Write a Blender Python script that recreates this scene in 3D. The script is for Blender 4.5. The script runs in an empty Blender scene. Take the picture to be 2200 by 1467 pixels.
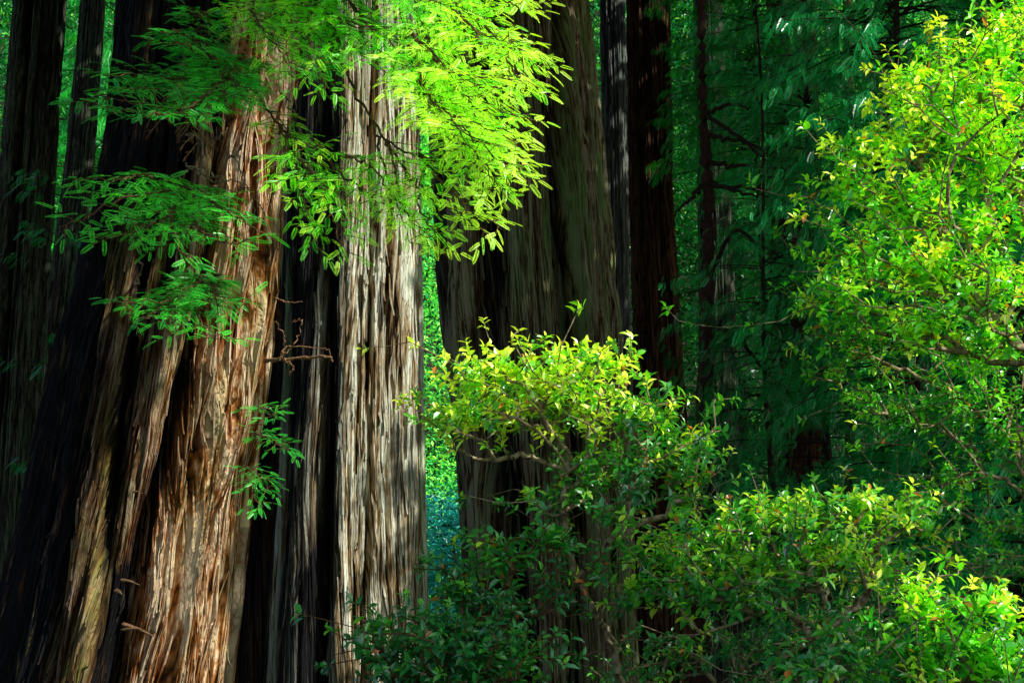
import bpy, math
import numpy as np
from math import radians, sin, cos, pi
rng = np.random.default_rng(11)
C = bpy.context.scene.collection
W2, TANH = 1100.0, 0.36
PITCH = radians(13.0)
CAMZ = 1.6
SUN = np.array([0.66, -0.42, 0.64]); SUN /= np.linalg.norm(SUN)

def at(px, py, d):
    """world point standing at distance d (metres along Y) seen at that spot of the view"""
    u = (px - 1100) / W2 * TANH; v = (733.5 - py) / W2 * TANH
    D = np.array([u, cos(PITCH) - v * sin(PITCH), sin(PITCH) + v * cos(PITCH)])
    return D * (d / D[1]) + np.array([0, 0, CAMZ])
def mpp(d): return d * TANH / W2      # metres per photo pixel at distance d
def nrm(v): return v / np.maximum(np.linalg.norm(v, axis=-1, keepdims=True), 1e-9)

# ------------------------------------------------------------------ noise
def _h(ix, iy, seed):
    n = (ix.astype(np.int64) * 374761393 + iy.astype(np.int64) * 668265263 + seed * 974711) & 0xffffffff
    n = ((n ^ (n >> 13)) * 1274126177) & 0xffffffff
    n = ((n ^ (n >> 16)) * 2246822519) & 0xffffffff
    return ((n ^ (n >> 15)) & 0xffff) / 65535.0
def vnoise(u, v, seed=0, period=0):
    iu = np.floor(u); iv = np.floor(v); fu = u - iu; fv = v - iv
    fu = fu * fu * fu * (fu * (fu * 6 - 15) + 10); fv = fv * fv * fv * (fv * (fv * 6 - 15) + 10)
    a = iu.astype(np.int64); b = iv.astype(np.int64); a1 = a + 1
    if period: a = np.mod(a, period); a1 = np.mod(a1, period)
    return (_h(a, b, seed) * (1 - fu) + _h(a1, b, seed) * fu) * (1 - fv) + (_h(a, b + 1, seed) * (1 - fu) + _h(a1, b + 1, seed) * fu) * fv

# ------------------------------------------------------------------ mesh helpers
def link(o, parent=None):
    C.objects.link(o)
    if parent is not None: o.parent = parent
    return o
def tag(o, label=None, cat=None, group=None, kind=None):
    if label: o['label'] = label
    if cat: o['category'] = cat
    if group: o['group'] = group
    if kind: o['kind'] = kind
    return o
def thing(name, loc, label, cat, group=None):
    o = bpy.data.objects.new(name, None); o.location = tuple(float(x) for x in loc); o.empty_display_size = 0.3
    link(o); return tag(o, label, cat, group)
def mesh(name, V, loops, totals, mat, parent=None, attrs=None, uv=None, smooth=False):
    V = np.asarray(V, dtype=np.float32).reshape(-1, 3).copy()
    if parent is not None: V -= np.array(parent.matrix_world.translation if False else parent.location, dtype=np.float32)
    me = bpy.data.meshes.new(name)
    loops = np.asarray(loops, dtype=np.int32).ravel(); totals = np.asarray(totals, dtype=np.int32).ravel()
    me.vertices.add(len(V)); me.vertices.foreach_set('co', V.ravel())
    me.loops.add(len(loops)); me.loops.foreach_set('vertex_index', loops)
    me.polygons.add(len(totals))
    st = np.zeros(len(totals), dtype=np.int32); st[1:] = np.cumsum(totals)[:-1]
    me.polygons.foreach_set('loop_start', st); me.polygons.foreach_set('loop_total', totals)
    me.update(calc_edges=True)
    if attrs:
        for k, a in attrs.items():
            at_ = me.attributes.new(k, 'FLOAT', 'POINT'); at_.data.foreach_set('value', np.asarray(a, dtype=np.float32).ravel())
    if uv is not None:
        l = me.uv_layers.new(name='fibre'); l.data.foreach_set('uv', np.asarray(uv, dtype=np.float32)[loops].ravel())
    me.polygons.foreach_set('use_smooth', np.full(len(totals), smooth, dtype=bool))
    me.materials.append(mat)
    o = bpy.data.objects.new(name, me)
    return link(o, parent)

class MB:
    """collects instances of templates (baked, one mesh)"""
    def __init__(s): s.V = []; s.L = []; s.T = []; s.A = []; s.n = 0
    def add(s, V, loops, totals, tint):
        V = np.asarray(V).reshape(-1, 3); s.V.append(V); s.L.append(np.asarray(loops).ravel() + s.n); s.T.append(np.asarray(totals).ravel())
        s.A.append(np.broadcast_to(np.asarray(tint, dtype=np.float32), (len(V),))); s.n += len(V)
    def inst(s, tv, tf, O, X, Y, Z, S, tint):
        """tv (k,3) template verts, tf list of faces, O origins, X/Y/Z axes, S scales (n,) or (n,3)"""
        S = np.asarray(S)
        if S.ndim == 1: S = np.repeat(S[:, None], 3, 1)
        k = len(tv); n = len(O)
        V = O[:, None, :] + (tv[None, :, 0, None] * S[:, None, 0, None]) * X[:, None, :] + (tv[None, :, 1, None] * S[:, None, 1, None]) * Y[:, None, :] + (tv[None, :, 2, None] * S[:, None, 2, None]) * Z[:, None, :]
        fl = np.concatenate([np.array(f) for f in tf]); ft = np.array([len(f) for f in tf])
        loops = (fl[None, :] + (np.arange(n) * k)[:, None]).ravel()
        s.add(V.reshape(-1, 3), loops, np.tile(ft, n), np.repeat(tint, k))
    def build(s, name, mat, parent=None, smooth=False):
        return mesh(name, np.concatenate(s.V), np.concatenate(s.L), np.concatenate(s.T), mat, parent, {'tint': np.concatenate(s.A)}, smooth=smooth)

def frames(X, up=None, roll=None):
    X = nrm(X)
    if up is None: up = np.tile(np.array([0, 0, 1.0]), (len(X), 1))
    Y = np.cross(up, X); bad = np.linalg.norm(Y, axis=1) < 1e-3; Y[bad] = [1, 0, 0]; Y = nrm(Y)
    Z = np.cross(X, Y)
    if roll is not None:
        c = np.cos(roll)[:, None]; s_ = np.sin(roll)[:, None]; Y, Z = Y * c + Z * s_, Z * c - Y * s_
    return X, Y, Z

def frusta(mb, A, B, ra, rb, sides=5, tint=0.5):
    A = np.atleast_2d(A); B = np.atleast_2d(B); ra = np.broadcast_to(ra, (len(A),)); rb = np.broadcast_to(rb, (len(A),))
    X, Y, Z = frames(B - A)
    an = np.arange(sides) * 2 * pi / sides
    ring = Y[:, None, :] * np.cos(an)[None, :, None] + Z[:, None, :] * np.sin(an)[None, :, None]
    V = np.concatenate([A[:, None] + ring * ra[:, None, None], B[:, None] + ring * rb[:, None, None]], 1)
    f = []
    for i in range(sides): f += [i, (i + 1) % sides, sides + (i + 1) % sides, sides + i]
    n = len(A); loops = (np.array(f)[None] + (np.arange(n) * 2 * sides)[:, None]).ravel()
    mb.add(V.reshape(-1, 3), loops, np.full(n * sides, 4), tint)
def tube(mb, pts, r0, r1, sides=8, tint=0.5, jitter=0.0):
    pts = np.asarray(pts, float); n = len(pts)
    T = nrm(np.gradient(pts, axis=0)); X, Y, Z = frames(T)
    an = np.arange(sides) * 2 * pi / sides; r = np.linspace(r0, r1, n) * (1 + jitter * rng.normal(size=n))
    V = pts[:, None] + (Y[:, None] * np.cos(an)[None, :, None] + Z[:, None] * np.sin(an)[None, :, None]) * r[:, None, None]
    L = []
    for j in range(n - 1):
        for i in range(sides): L += [j * sides + i, j * sides + (i + 1) % sides, (j + 1) * sides + (i + 1) % sides, (j + 1) * sides + i]
    L += list(range((n - 1) * sides, n * sides))
    mb.add(V.reshape(-1, 3), L, [4] * ((n - 1) * sides) + [sides], tint)
def smooth_path(pts, n=24, wob=0.0):
    pts = np.asarray(pts, float); t = np.linspace(0, len(pts) - 1, n); out = []
    P = np.vstack([2 * pts[0] - pts[1], pts, 2 * pts[-1] - pts[-2]])
    for q in t:
        i = min(int(q), len(pts) - 2); f = q - i; a, b, c, d = P[i], P[i + 1], P[i + 2], P[i + 3]
        out.append(0.5 * (2 * b + (c - a) * f + (2 * a - 5 * b + 4 * c - d) * f * f + (3 * b - a - 3 * c + d) * f ** 3))
    out = np.array(out)
    if wob: out[1:] += rng.normal(size=(n - 1, 3)) * wob
    return out

# ------------------------------------------------------------------ materials
def newmat(name):
    m = bpy.data.materials.new(name); m.use_nodes = True; nt = m.node_tree; nt.nodes.clear()
    return m, nt, nt.nodes, nt.links
def ramp(N, stops, interp='LINEAR'):
    r = N.new('ShaderNodeValToRGB'); r.color_ramp.interpolation = interp
    e = r.color_ramp.elements
    while len(e) < len(stops): e.new(0.5)
    for q, (p, c) in zip(e, stops): q.position = p; q.color = (*c, 1)
    return r
def bark(name, deep, mid, high, lichen, lich_amt=0.5, char=0.0, gain=1.35, sv=1.0, rough=0.9):
    m, nt, N, Lk = newmat(name)
    uv = N.new('ShaderNodeUVMap'); uv.uv_map = 'fibre'
    dp = N.new('ShaderNodeAttribute'); dp.attribute_name = 'depth'
    mk = N.new('ShaderNodeAttribute'); mk.attribute_name = 'moss'
    ck = N.new('ShaderNodeAttribute'); ck.attribute_name = 'char'  # burnt bark, and shade painted dark onto the trunk sides
    def noise(sx, sy, det=4, rough_=0.6, dist=0.0):
        mp = N.new('ShaderNodeMapping'); mp.inputs['Scale'].default_value = (sx, sy * sv, 1); Lk.new(uv.outputs[0], mp.inputs[0])
        t = N.new('ShaderNodeTexNoise'); t.inputs['Scale'].default_value = 1; t.inputs['Detail'].default_value = det
        t.inputs['Roughness'].default_value = rough_; t.inputs['Distortion'].default_value = dist; Lk.new(mp.outputs[0], t.inputs['Vector']); return t
    fib = noise(42, 1.6, 5, 0.7, 0.4); strand = noise(9, 0.45, 4, 0.6); patch = noise(2.6, 0.5, 3); fine = noise(120, 5, 3, 0.7)
    def math_(op, a, b=None, clamp=False):
        q = N.new('ShaderNodeMath'); q.operation = op; q.use_clamp = clamp
        for i, x in enumerate((a, b)):
            if x is None: continue
            if isinstance(x, (int, float)): q.inputs[i].default_value = x
            else: Lk.new(x, q.inputs[i])
        return q.outputs[0]
    # higher bark weathered paler; crevices darker, part own tone, part painted shade
    a = math_('MULTIPLY', dp.outputs['Fac'], 0.75)
    b = math_('MULTIPLY', math_('SUBTRACT', fib.outputs['Fac'], 0.5), 1.9)
    c = math_('MULTIPLY', math_('SUBTRACT', strand.outputs['Fac'], 0.45), 1.6)
    s0 = math_('ADD', math_('ADD', a, b), c, True)
    k1 = noise(13, 0.6, 3, 0.6, 0.25); k2 = noise(30, 3.0, 3, 0.65, 0.3); k3 = noise(5, 0.28, 2)
    def crack(nz, k): return math_('MULTIPLY', math_('ABSOLUTE', math_('SUBTRACT', nz.outputs['Fac'], 0.5)), k, True)
    ck1 = crack(k1, 11); ck2 = crack(k2, 10)
    ckk = math_('MULTIPLY', math_('MULTIPLY_ADD', ck1, 0.9), math_('MULTIPLY_ADD', ck2, 0.5))
    for q_, ad_ in ((ckk.node.inputs[0].links[0].from_node, 0.12), (ckk.node.inputs[1].links[0].from_node, 0.5)): q_.inputs[2].default_value = ad_
    s = math_('MULTIPLY', math_('MULTIPLY', s0, ckk), gain, True)
    r = ramp(N, [(0.08, deep), (0.36, mid), (0.62, tuple(x * 0.5 + y * 0.5 for x, y in zip(mid, high))), (0.85, high)])
    Lk.new(s, r.inputs[0])
    lm = ramp(N, [(0.42, (0, 0, 0)), (0.62, (1, 1, 1))]); Lk.new(patch.outputs['Fac'], lm.inputs[0])
    lf = math_('MULTIPLY', math_('MULTIPLY', lm.outputs[0], mk.outputs['Fac']), math_('MULTIPLY', math_('MULTIPLY', s, 1.4), lich_amt), True)
    mx = N.new('ShaderNodeMixRGB'); Lk.new(lf, mx.inputs[0]); Lk.new(r.outputs[0], mx.inputs[1]); mx.inputs[2].default_value = (*lichen, 1)
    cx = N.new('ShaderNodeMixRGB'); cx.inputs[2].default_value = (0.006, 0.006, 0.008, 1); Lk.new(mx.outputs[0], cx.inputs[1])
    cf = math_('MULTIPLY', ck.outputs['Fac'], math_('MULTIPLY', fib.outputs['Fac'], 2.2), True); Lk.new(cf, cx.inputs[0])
    bs = N.new('ShaderNodeBsdfPrincipled'); bs.inputs['Roughness'].default_value = rough
    bs.inputs['Specular IOR Level'].default_value = 0.2
    Lk.new(cx.outputs[0], bs.inputs['Base Color'])
    hb = math_('ADD', math_('ADD', math_('MULTIPLY', fib.outputs['Fac'], 1.0), math_('MULTIPLY', fine.outputs['Fac'], 0.45)), math_('MULTIPLY', ckk, 0.9))
    bp = N.new('ShaderNodeBump'); bp.inputs['Strength'].default_value = 1.0; bp.inputs['Distance'].default_value = 0.032
    Lk.new(hb, bp.inputs['Height']); Lk.new(bp.outputs[0], bs.inputs['Normal'])
    o = N.new('ShaderNodeOutputMaterial'); Lk.new(bs.outputs[0], o.inputs[0]); return m
def leafmat(name, stops, trans=0.45, rough=0.35, tcol=(1.15, 1.25, 0.5), spec=0.5, blotch=0.0, bscale=1.5):
    m, nt, N, Lk = newmat(name)
    t = N.new('ShaderNodeAttribute'); t.attribute_name = 'tint'; r = ramp(N, stops)
    if blotch:
        g = N.new('ShaderNodeNewGeometry'); nz = N.new('ShaderNodeTexNoise'); nz.inputs['Scale'].default_value = bscale; Lk.new(g.outputs['Position'], nz.inputs['Vector'])
        ms = N.new('ShaderNodeMath'); ms.operation = 'MULTIPLY_ADD'; Lk.new(nz.outputs['Fac'], ms.inputs[0]); ms.inputs[1].default_value = blotch; ms.inputs[2].default_value = -blotch * 0.5
        ad = N.new('ShaderNodeMath'); ad.operation = 'ADD'; ad.use_clamp = True; Lk.new(ms.outputs[0], ad.inputs[0]); Lk.new(t.outputs['Fac'], ad.inputs[1]); Lk.new(ad.outputs[0], r.inputs[0])
    else: Lk.new(t.outputs['Fac'], r.inputs[0])
    bs = N.new('ShaderNodeBsdfPrincipled'); bs.inputs['Roughness'].default_value = rough; bs.inputs['Specular IOR Level'].default_value = spec
    Lk.new(r.outputs[0], bs.inputs['Base Color'])
    tm = N.new('ShaderNodeMixRGB'); tm.blend_type = 'MULTIPLY'; tm.inputs[0].default_value = 1; Lk.new(r.outputs[0], tm.inputs[1]); tm.inputs[2].default_value = (*tcol, 1)
    tr = N.new('ShaderNodeBsdfTranslucent'); Lk.new(tm.outputs[0], tr.inputs[0])
    if name in ('sun_blocker', 'dead'):
        mx = N.new('ShaderNodeMixShader'); mx.inputs[0].default_value = trans; Lk.new(bs.outputs[0], mx.inputs[1]); Lk.new(tr.outputs[0], mx.inputs[2])
    else:       # thin leaf: reflection and glow-through summed, brightening foliage beyond the light it gets
        tm.inputs[2].default_value = (*(x * trans * 1.15 for x in tcol), 1)
        mx = N.new('ShaderNodeAddShader'); Lk.new(bs.outputs[0], mx.inputs[0]); Lk.new(tr.outputs[0], mx.inputs[1])
    o = N.new('ShaderNodeOutputMaterial'); Lk.new(mx.outputs[0], o.inputs[0]); return m
def woodmat(name, c1, c2, scale=20):
    m, nt, N, Lk = newmat(name)
    g = N.new('ShaderNodeNewGeometry'); nz = N.new('ShaderNodeTexNoise'); nz.inputs['Scale'].default_value = scale; nz.inputs['Detail'].default_value = 4
    Lk.new(g.outputs['Position'], nz.inputs['Vector']); r = ramp(N, [(0.35, c1), (0.65, c2)]); Lk.new(nz.outputs['Fac'], r.inputs[0])
    bs = N.new('ShaderNodeBsdfPrincipled'); bs.inputs['Roughness'].default_value = 0.8; bs.inputs['Specular IOR Level'].default_value = 0.25; Lk.new(r.outputs[0], bs.inputs['Base Color'])
    bp = N.new('ShaderNodeBump'); bp.inputs['Distance'].default_value = 0.01; Lk.new(nz.outputs['Fac'], bp.inputs['Height']); Lk.new(bp.outputs[0], bs.inputs['Normal'])
    o = N.new('ShaderNodeOutputMaterial'); Lk.new(bs.outputs[0], o.inputs[0]); return m

M = {}
M['bark_red'] = bark('bark_red', (0.010, 0.003, 0.001), (0.40, 0.135, 0.026), (0.98, 0.74, 0.47), (0.42, 0.38, 0.05), 1.15, gain=1.6)
M['bark_pale'] = bark('bark_pale', (0.016, 0.006, 0.002), (0.46, 0.31, 0.14), (0.92, 0.95, 0.74), (0.50, 0.66, 0.30), 0.8, gain=1.75, sv=0.6)
M['bark_green'] = bark('bark_green', (0.008, 0.003, 0.002), (0.22, 0.115, 0.055), (0.46, 0.42, 0.27), (0.22, 0.38, 0.11), 0.85, gain=2.2, sv=0.7)
M['bark_dark'] = bark('bark_dark', (0.003, 0.001, 0.001), (0.060, 0.020, 0.008), (0.16, 0.075, 0.035), (0.03, 0.06, 0.015), 0.4)
M['bark_far'] = bark('bark_far', (0.008, 0.008, 0.008), (0.11, 0.10, 0.07), (0.30, 0.34, 0.22), (0.15, 0.30, 0.14), 0.6)
M['bark_fard'] = bark('bark_fard', (0.006, 0.006, 0.006), (0.05, 0.045, 0.03), (0.13, 0.16, 0.10), (0.08, 0.17, 0.07), 0.6)  # darker copy of bark_far, putting the trunks' shade into the colour
M['bark_fargrey'] = bark('bark_fargrey', (0.04, 0.05, 0.06), (0.12, 0.13, 0.12), (0.26, 0.27, 0.23), (0.15, 0.22, 0.12), 0.6)
M['twig'] = woodmat('twig', (0.06, 0.03, 0.012), (0.16, 0.09, 0.035))
M['twig_pale'] = woodmat('twig_pale', (0.10, 0.07, 0.03), (0.42, 0.34, 0.19))
M['twig_dark'] = woodmat('twig_dark', (0.012, 0.007, 0.004), (0.035, 0.02, 0.012))
M['deadwood'] = woodmat('deadwood', (0.16, 0.07, 0.03), (0.38, 0.22, 0.10), 40)
M['dead'] = leafmat('dead', [(0, (0.10, 0.035, 0.012)), (1, (0.26, 0.11, 0.04))], 0.3, 0.7)
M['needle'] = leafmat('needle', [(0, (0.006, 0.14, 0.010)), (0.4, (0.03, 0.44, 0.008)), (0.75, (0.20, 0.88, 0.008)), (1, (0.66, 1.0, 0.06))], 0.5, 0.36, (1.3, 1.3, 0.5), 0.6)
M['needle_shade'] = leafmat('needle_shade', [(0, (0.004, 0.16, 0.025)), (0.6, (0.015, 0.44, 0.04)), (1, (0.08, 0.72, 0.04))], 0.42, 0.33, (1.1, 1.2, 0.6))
M['needle_blue'] = leafmat('needle_blue', [(0, (0.002, 0.10, 0.020)), (0.5, (0.005, 0.30, 0.055)), (1, (0.03, 0.55, 0.16))], 0.4, 0.25, (0.9, 1.2, 0.7), 0.8)
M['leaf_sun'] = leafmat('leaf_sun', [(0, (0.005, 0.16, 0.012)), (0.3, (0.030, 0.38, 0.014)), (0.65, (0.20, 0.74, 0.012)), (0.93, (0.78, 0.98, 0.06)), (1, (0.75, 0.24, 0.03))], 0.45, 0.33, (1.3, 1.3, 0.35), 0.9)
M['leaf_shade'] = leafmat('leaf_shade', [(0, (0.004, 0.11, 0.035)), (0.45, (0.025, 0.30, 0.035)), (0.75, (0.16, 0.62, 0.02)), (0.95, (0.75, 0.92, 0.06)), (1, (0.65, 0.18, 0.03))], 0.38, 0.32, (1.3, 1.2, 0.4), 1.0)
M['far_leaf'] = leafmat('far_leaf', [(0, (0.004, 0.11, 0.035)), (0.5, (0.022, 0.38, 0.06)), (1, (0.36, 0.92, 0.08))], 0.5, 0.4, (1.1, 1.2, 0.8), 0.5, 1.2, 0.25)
M['gap_leaf'] = leafmat('gap_leaf', [(0, (0.02, 0.30, 0.14)), (0.5, (0.08, 0.75, 0.22)), (1, (0.5, 1.0, 0.12))], 0.5, 0.4, (1.1, 1.2, 0.9), 0.5, 1.2, 0.35)  # brightness and cyan haze of the gap put into the leaf colour
M['gap_low'] = leafmat('gap_low', [(0, (0.006, 0.12, 0.16)), (0.5, (0.012, 0.30, 0.30)), (1, (0.04, 0.55, 0.40))], 0.4, 0.4, (1, 1.1, 1), 0.5)  # teal in the leaf colour stands in for haze
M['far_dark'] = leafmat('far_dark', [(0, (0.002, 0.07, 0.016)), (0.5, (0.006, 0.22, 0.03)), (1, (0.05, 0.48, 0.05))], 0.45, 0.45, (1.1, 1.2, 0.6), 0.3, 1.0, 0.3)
M['sun_blocker'] = leafmat('sun_blocker', [(0, (0.02, 0.06, 0.01)), (1, (0.05, 0.12, 0.02))], 0.1, 0.6)
def floormat():
    m, nt, N, Lk = newmat('forest_floor')
    g = N.new('ShaderNodeNewGeometry'); nz = N.new('ShaderNodeTexNoise'); nz.inputs['Scale'].default_value = 3; nz.inputs['Detail'].default_value = 8
    Lk.new(g.outputs['Position'], nz.inputs['Vector']); r = ramp(N, [(0.3, (0.012, 0.01, 0.006)), (0.55, (0.035, 0.025, 0.012)), (0.7, (0.02, 0.05, 0.01))]); Lk.new(nz.outputs['Fac'], r.inputs[0])
    bs = N.new('ShaderNodeBsdfPrincipled'); bs.inputs['Roughness'].default_value = 1; Lk.new(r.outputs[0], bs.inputs['Base Color'])
    bp = N.new('ShaderNodeBump'); bp.inputs['Distance'].default_value = 0.05; Lk.new(nz.outputs['Fac'], bp.inputs['Height']); Lk.new(bp.outputs[0], bs.inputs['Normal'])
    o = N.new('ShaderNodeOutputMaterial'); Lk.new(bs.outputs[0], o.inputs[0]); return m
M['floor'] = floormat()

# ------------------------------------------------------------------ trunks
def ground_z(x, y):
    return np.where(y > 45, (np.maximum(y - 45, 0)) ** 1.25 * 0.30, 0.0) + 0.12 * (vnoise(x * 0.3 + 50, y * 0.3 + 50, 5) - 0.5)
def trunk_mesh(name, table, d, mat, parent, nf=300, nz=420, nb=60, top=32.0, seed=1, twist=0.0, amps=(0.14, 0.07, 0.028, 0.010), cells=(16, 46, 150, 420), zf=(0.10, 0.28, 0.9, 3.0), cols=(), moss=None, char=None, bottom=-0.4, depth_scale=1.0, dmix=1.0, strips=0, tub=0.9):
    zs = []; xc = []; rr = []
    for py, xl, xr in table:
        a = at(xl, py, d); b = at(xr, py, d); zs.append(a[2]); xc.append((a[0] + b[0]) / 2); rr.append((b[0] - a[0]) / 2)
    o = np.argsort(zs); zs = np.array(zs)[o]; xc = np.array(xc)[o]; rr = np.array(rr)[o]
    ztv = at(1100, -60, d)[2]
    z = np.concatenate([np.linspace(bottom, ztv, nz), np.linspace(ztv, max(top, ztv + 4), 50)[1:]])
    def ext(z, f):
        y = np.interp(z, zs, f); sl = (f[-1] - f[-2]) / (zs[-1] - zs[-2]); y = np.where(z > zs[-1], f[-1] + sl * 0.6 * (z - zs[-1]), y)
        sb = (f[0] - f[1]) / (zs[1] - zs[0]); return np.where(z < zs[0], f[0] + sb * (zs[0] - z), y)
    k = np.exp(-np.linspace(-2, 2, 41) ** 2); k /= k.sum()
    def sm(a): return np.convolve(np.pad(a, 20, 'reflect', reflect_type='odd'), k, 'valid')
    cx = sm(ext(z, xc)); R = np.maximum(sm(ext(z, rr)), 0.12)
    th = np.concatenate([np.linspace(-1.85, 1.85, nf, endpoint=False), np.linspace(1.85, 2 * pi - 1.85, nb, endpoint=False)])
    TH, Zg = np.meshgrid(th, z)
    U = TH / (2 * pi) + twist * (Zg - 4) / 100.0 * 1.0
    Uw = U + (vnoise(U * 5 + 100, Zg * 0.22, seed + 9, 0) - 0.5) * 0.03 + (vnoise(U * 30 + 100, Zg * 0.7, seed + 10) - 0.5) * 0.004
    Us = U + (vnoise(U * 5 + 100, Zg * 0.22, seed + 9, 0) - 0.5) * 0.03 + (vnoise(U * 24 + 100, Zg * 0.35, seed + 12) - 0.5) * 0.004
    blend = np.clip((pi - np.abs(np.mod(TH + pi, 2 * pi) - pi)) / 0.5, 0, 1)
    def lay(n, f, s, sharp):
        v = vnoise(Uw * n + 1000 * n, Zg * f + s * 7.3, seed * 31 + s, n)
        return np.minimum(1, np.abs(v - 0.5) * sharp)
    h1 = lay(cells[0], zf[0], 1, 5); h2 = lay(cells[1], zf[1], 2, 4.5); h3 = lay(cells[2], zf[2], 3, 4); h4 = vnoise(Uw * cells[3], Zg * zf[3], seed + 77, cells[3])
    big = vnoise(Uw * 7 + 700, Zg * 0.07, seed + 55, 7)
    rad = R[:, None] * tub + R[:, None] * 0.14 * (big - 0.4)
    disp = amps[0] * (h1 ** 0.7 - 0.6) + amps[1] * (h2 ** 0.8 - 0.5) + amps[2] * (h3 - 0.5) + amps[3] * (h4 - 0.5) * 2
    colv = np.zeros_like(TH)
    for pts, wdt, amp in cols:      # explicit buttress columns / furrows: pts [(py, px)], width px, amp m
        pz = np.array([at(p[1], p[0], d)[2] for p in pts]); px_ = np.array([at(p[1], p[0], d)[0] for p in pts]); oo = np.argsort(pz)
        xx = np.interp(z, pz[oo], px_[oo]); t0 = np.arcsin(np.clip((xx - cx) / R, -0.97, 0.97))
        w = wdt * mpp(d) / R; w = np.maximum(w / np.maximum(np.cos(t0), 0.35), 0.03)
        q = (TH - t0[:, None]) / w[:, None]
        q = q + (vnoise(Zg * 0.8, Zg * 0 + wdt, seed + 3) - 0.5) * 0.6
        colv += amp * np.exp(-q ** 4 if amp > 0 else -q ** 2)
    rad = rad + disp + colv
    depth = np.clip(0.15 + 0.45 * h1 ** 0.6 + 0.25 * h2 + 0.25 * (h3 - 0.3) + colv * 2.2, 0, 1) * depth_scale
    depth = 1 - dmix * (1 - depth)
    X = cx[:, None] + rad * np.sin(TH); Y = d + R[:, None] * 0.0 - rad * np.cos(TH)
    V = np.stack([X, Y, Zg], -1).reshape(-1, 3)
    nt_ = len(th); nzz = len(z)
    i = np.arange(nt_); i2 = (i + 1) % nt_; j = np.arange(nzz - 1)
    L = np.stack([(j[:, None] * nt_ + i), (j[:, None] * nt_ + i2), ((j[:, None] + 1) * nt_ + i2), ((j[:, None] + 1) * nt_ + i)], -1)
    uv = np.stack([Us * 2 * pi * R.mean(), Zg], -1).reshape(-1, 2)
    mo = np.full(TH.shape, 0.7); ch = np.zeros(TH.shape)
    pxs = X / mpp(d) * 1.0
    if moss is not None: mo = moss(TH, Zg, vnoise(U * 6, Zg * 0.4, seed + 13))
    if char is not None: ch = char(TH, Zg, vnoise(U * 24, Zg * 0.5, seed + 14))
    ch = np.clip(ch + np.clip(-colv * 1.8 - 0.1, 0, 0.7), 0, 1)  # furrows darkened as well, as painted shade
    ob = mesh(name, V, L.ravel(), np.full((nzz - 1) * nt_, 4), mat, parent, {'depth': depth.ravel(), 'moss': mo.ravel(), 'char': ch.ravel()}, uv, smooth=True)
    if strips:
        VG = V.reshape(nzz, nt_, 3); UG = uv.reshape(nzz, nt_, 2); SV = []; SF = []; SA = {'depth': [], 'moss': [], 'char': []}; SU = []; k0 = 0
        r2 = np.random.default_rng(seed); nvis = int((z < ztv).sum())
        for _ in range(strips):
            j0 = int(np.clip(r2.normal(0.25, 0.55), -1.45, 1.45) / 3.7 * nf + nf / 2); ln = int(r2.uniform(0.15, 0.9) * nvis / 9); i0 = int(r2.integers(0, nvis - 4)); i1 = min(nvis - 1, i0 + max(ln, 6))
            ii = np.linspace(i0, i1, 9).astype(int); wv = r2.uniform(0.006, 0.020) * (d / 14); t_ = th[j0]; nr = np.array([sin(t_), -cos(t_), 0.0]); tg = np.array([cos(t_), sin(t_), 0.0])
            base_ = VG[ii][:, max(0, j0 - 3):j0 + 4]; out = ((base_ - base_.mean(1, keepdims=True)) @ nr).max(1)
            q = np.linspace(0, 1, 9); top_free = r2.random() < 0.4; lift = (q if top_free else 1 - q) ** 3 * r2.uniform(0.01, 0.07) + 0.008
            c_ = base_.mean(1) + nr * (out + lift)[:, None] + tg * (np.sin(q * 4 + r2.random() * 6) * 0.008)[:, None]
            w_ = wv * np.sin(pi * (0.12 + 0.8 * q)) ** 0.6
            for sgn in (-1, 1):
                SV.append(c_ + tg * (sgn * w_)[:, None]); SU.append(UG[ii, j0] + np.array([sgn * wv, 0]))
                SA['depth'].append(np.full(9, r2.uniform(0.55, 1.0))); SA['moss'].append(mo[ii, j0]); SA['char'].append(ch[ii, j0])
            SV.append(c_ + nr * 0.35 * w_[:, None]); SU.append(UG[ii, j0]); SA['depth'].append(np.full(9, 0.9)); SA['moss'].append(mo[ii, j0]); SA['char'].append(ch[ii, j0])
            for a_ in range(8): SF += [k0 + a_, k0 + 18 + a_, k0 + 19 + a_, k0 + 1 + a_, k0 + 18 + a_, k0 + 9 + a_, k0 + 10 + a_, k0 + 19 + a_]
            k0 += 27
        so_ = mesh('bark_strip', np.concatenate(SV), SF, np.full(len(SF) // 4, 4), mat, parent, {a_: np.concatenate(b_) for a_, b_ in SA.items()}, np.concatenate(SU), smooth=True)
        so_['kind'] = 'stuff'
    return ob, (lambda q: (np.interp(q, z, cx), np.interp(q, z, R)))

def redwood(label, table, d, mat, group=None, name='redwood_tree', **kw):
    b = at((table[-1][1] + table[-1][2]) / 2, table[-1][0], d)
    t = thing(name, (b[0], d, 0), label, 'tree', group)
    ob, prof = trunk_mesh('trunk', table, d, mat, t, **kw)
    return t, prof

def sst(x, a, b): q = np.clip((x - a) / (b - a), 0, 1); return q * q * (3 - 2 * q)

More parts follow.
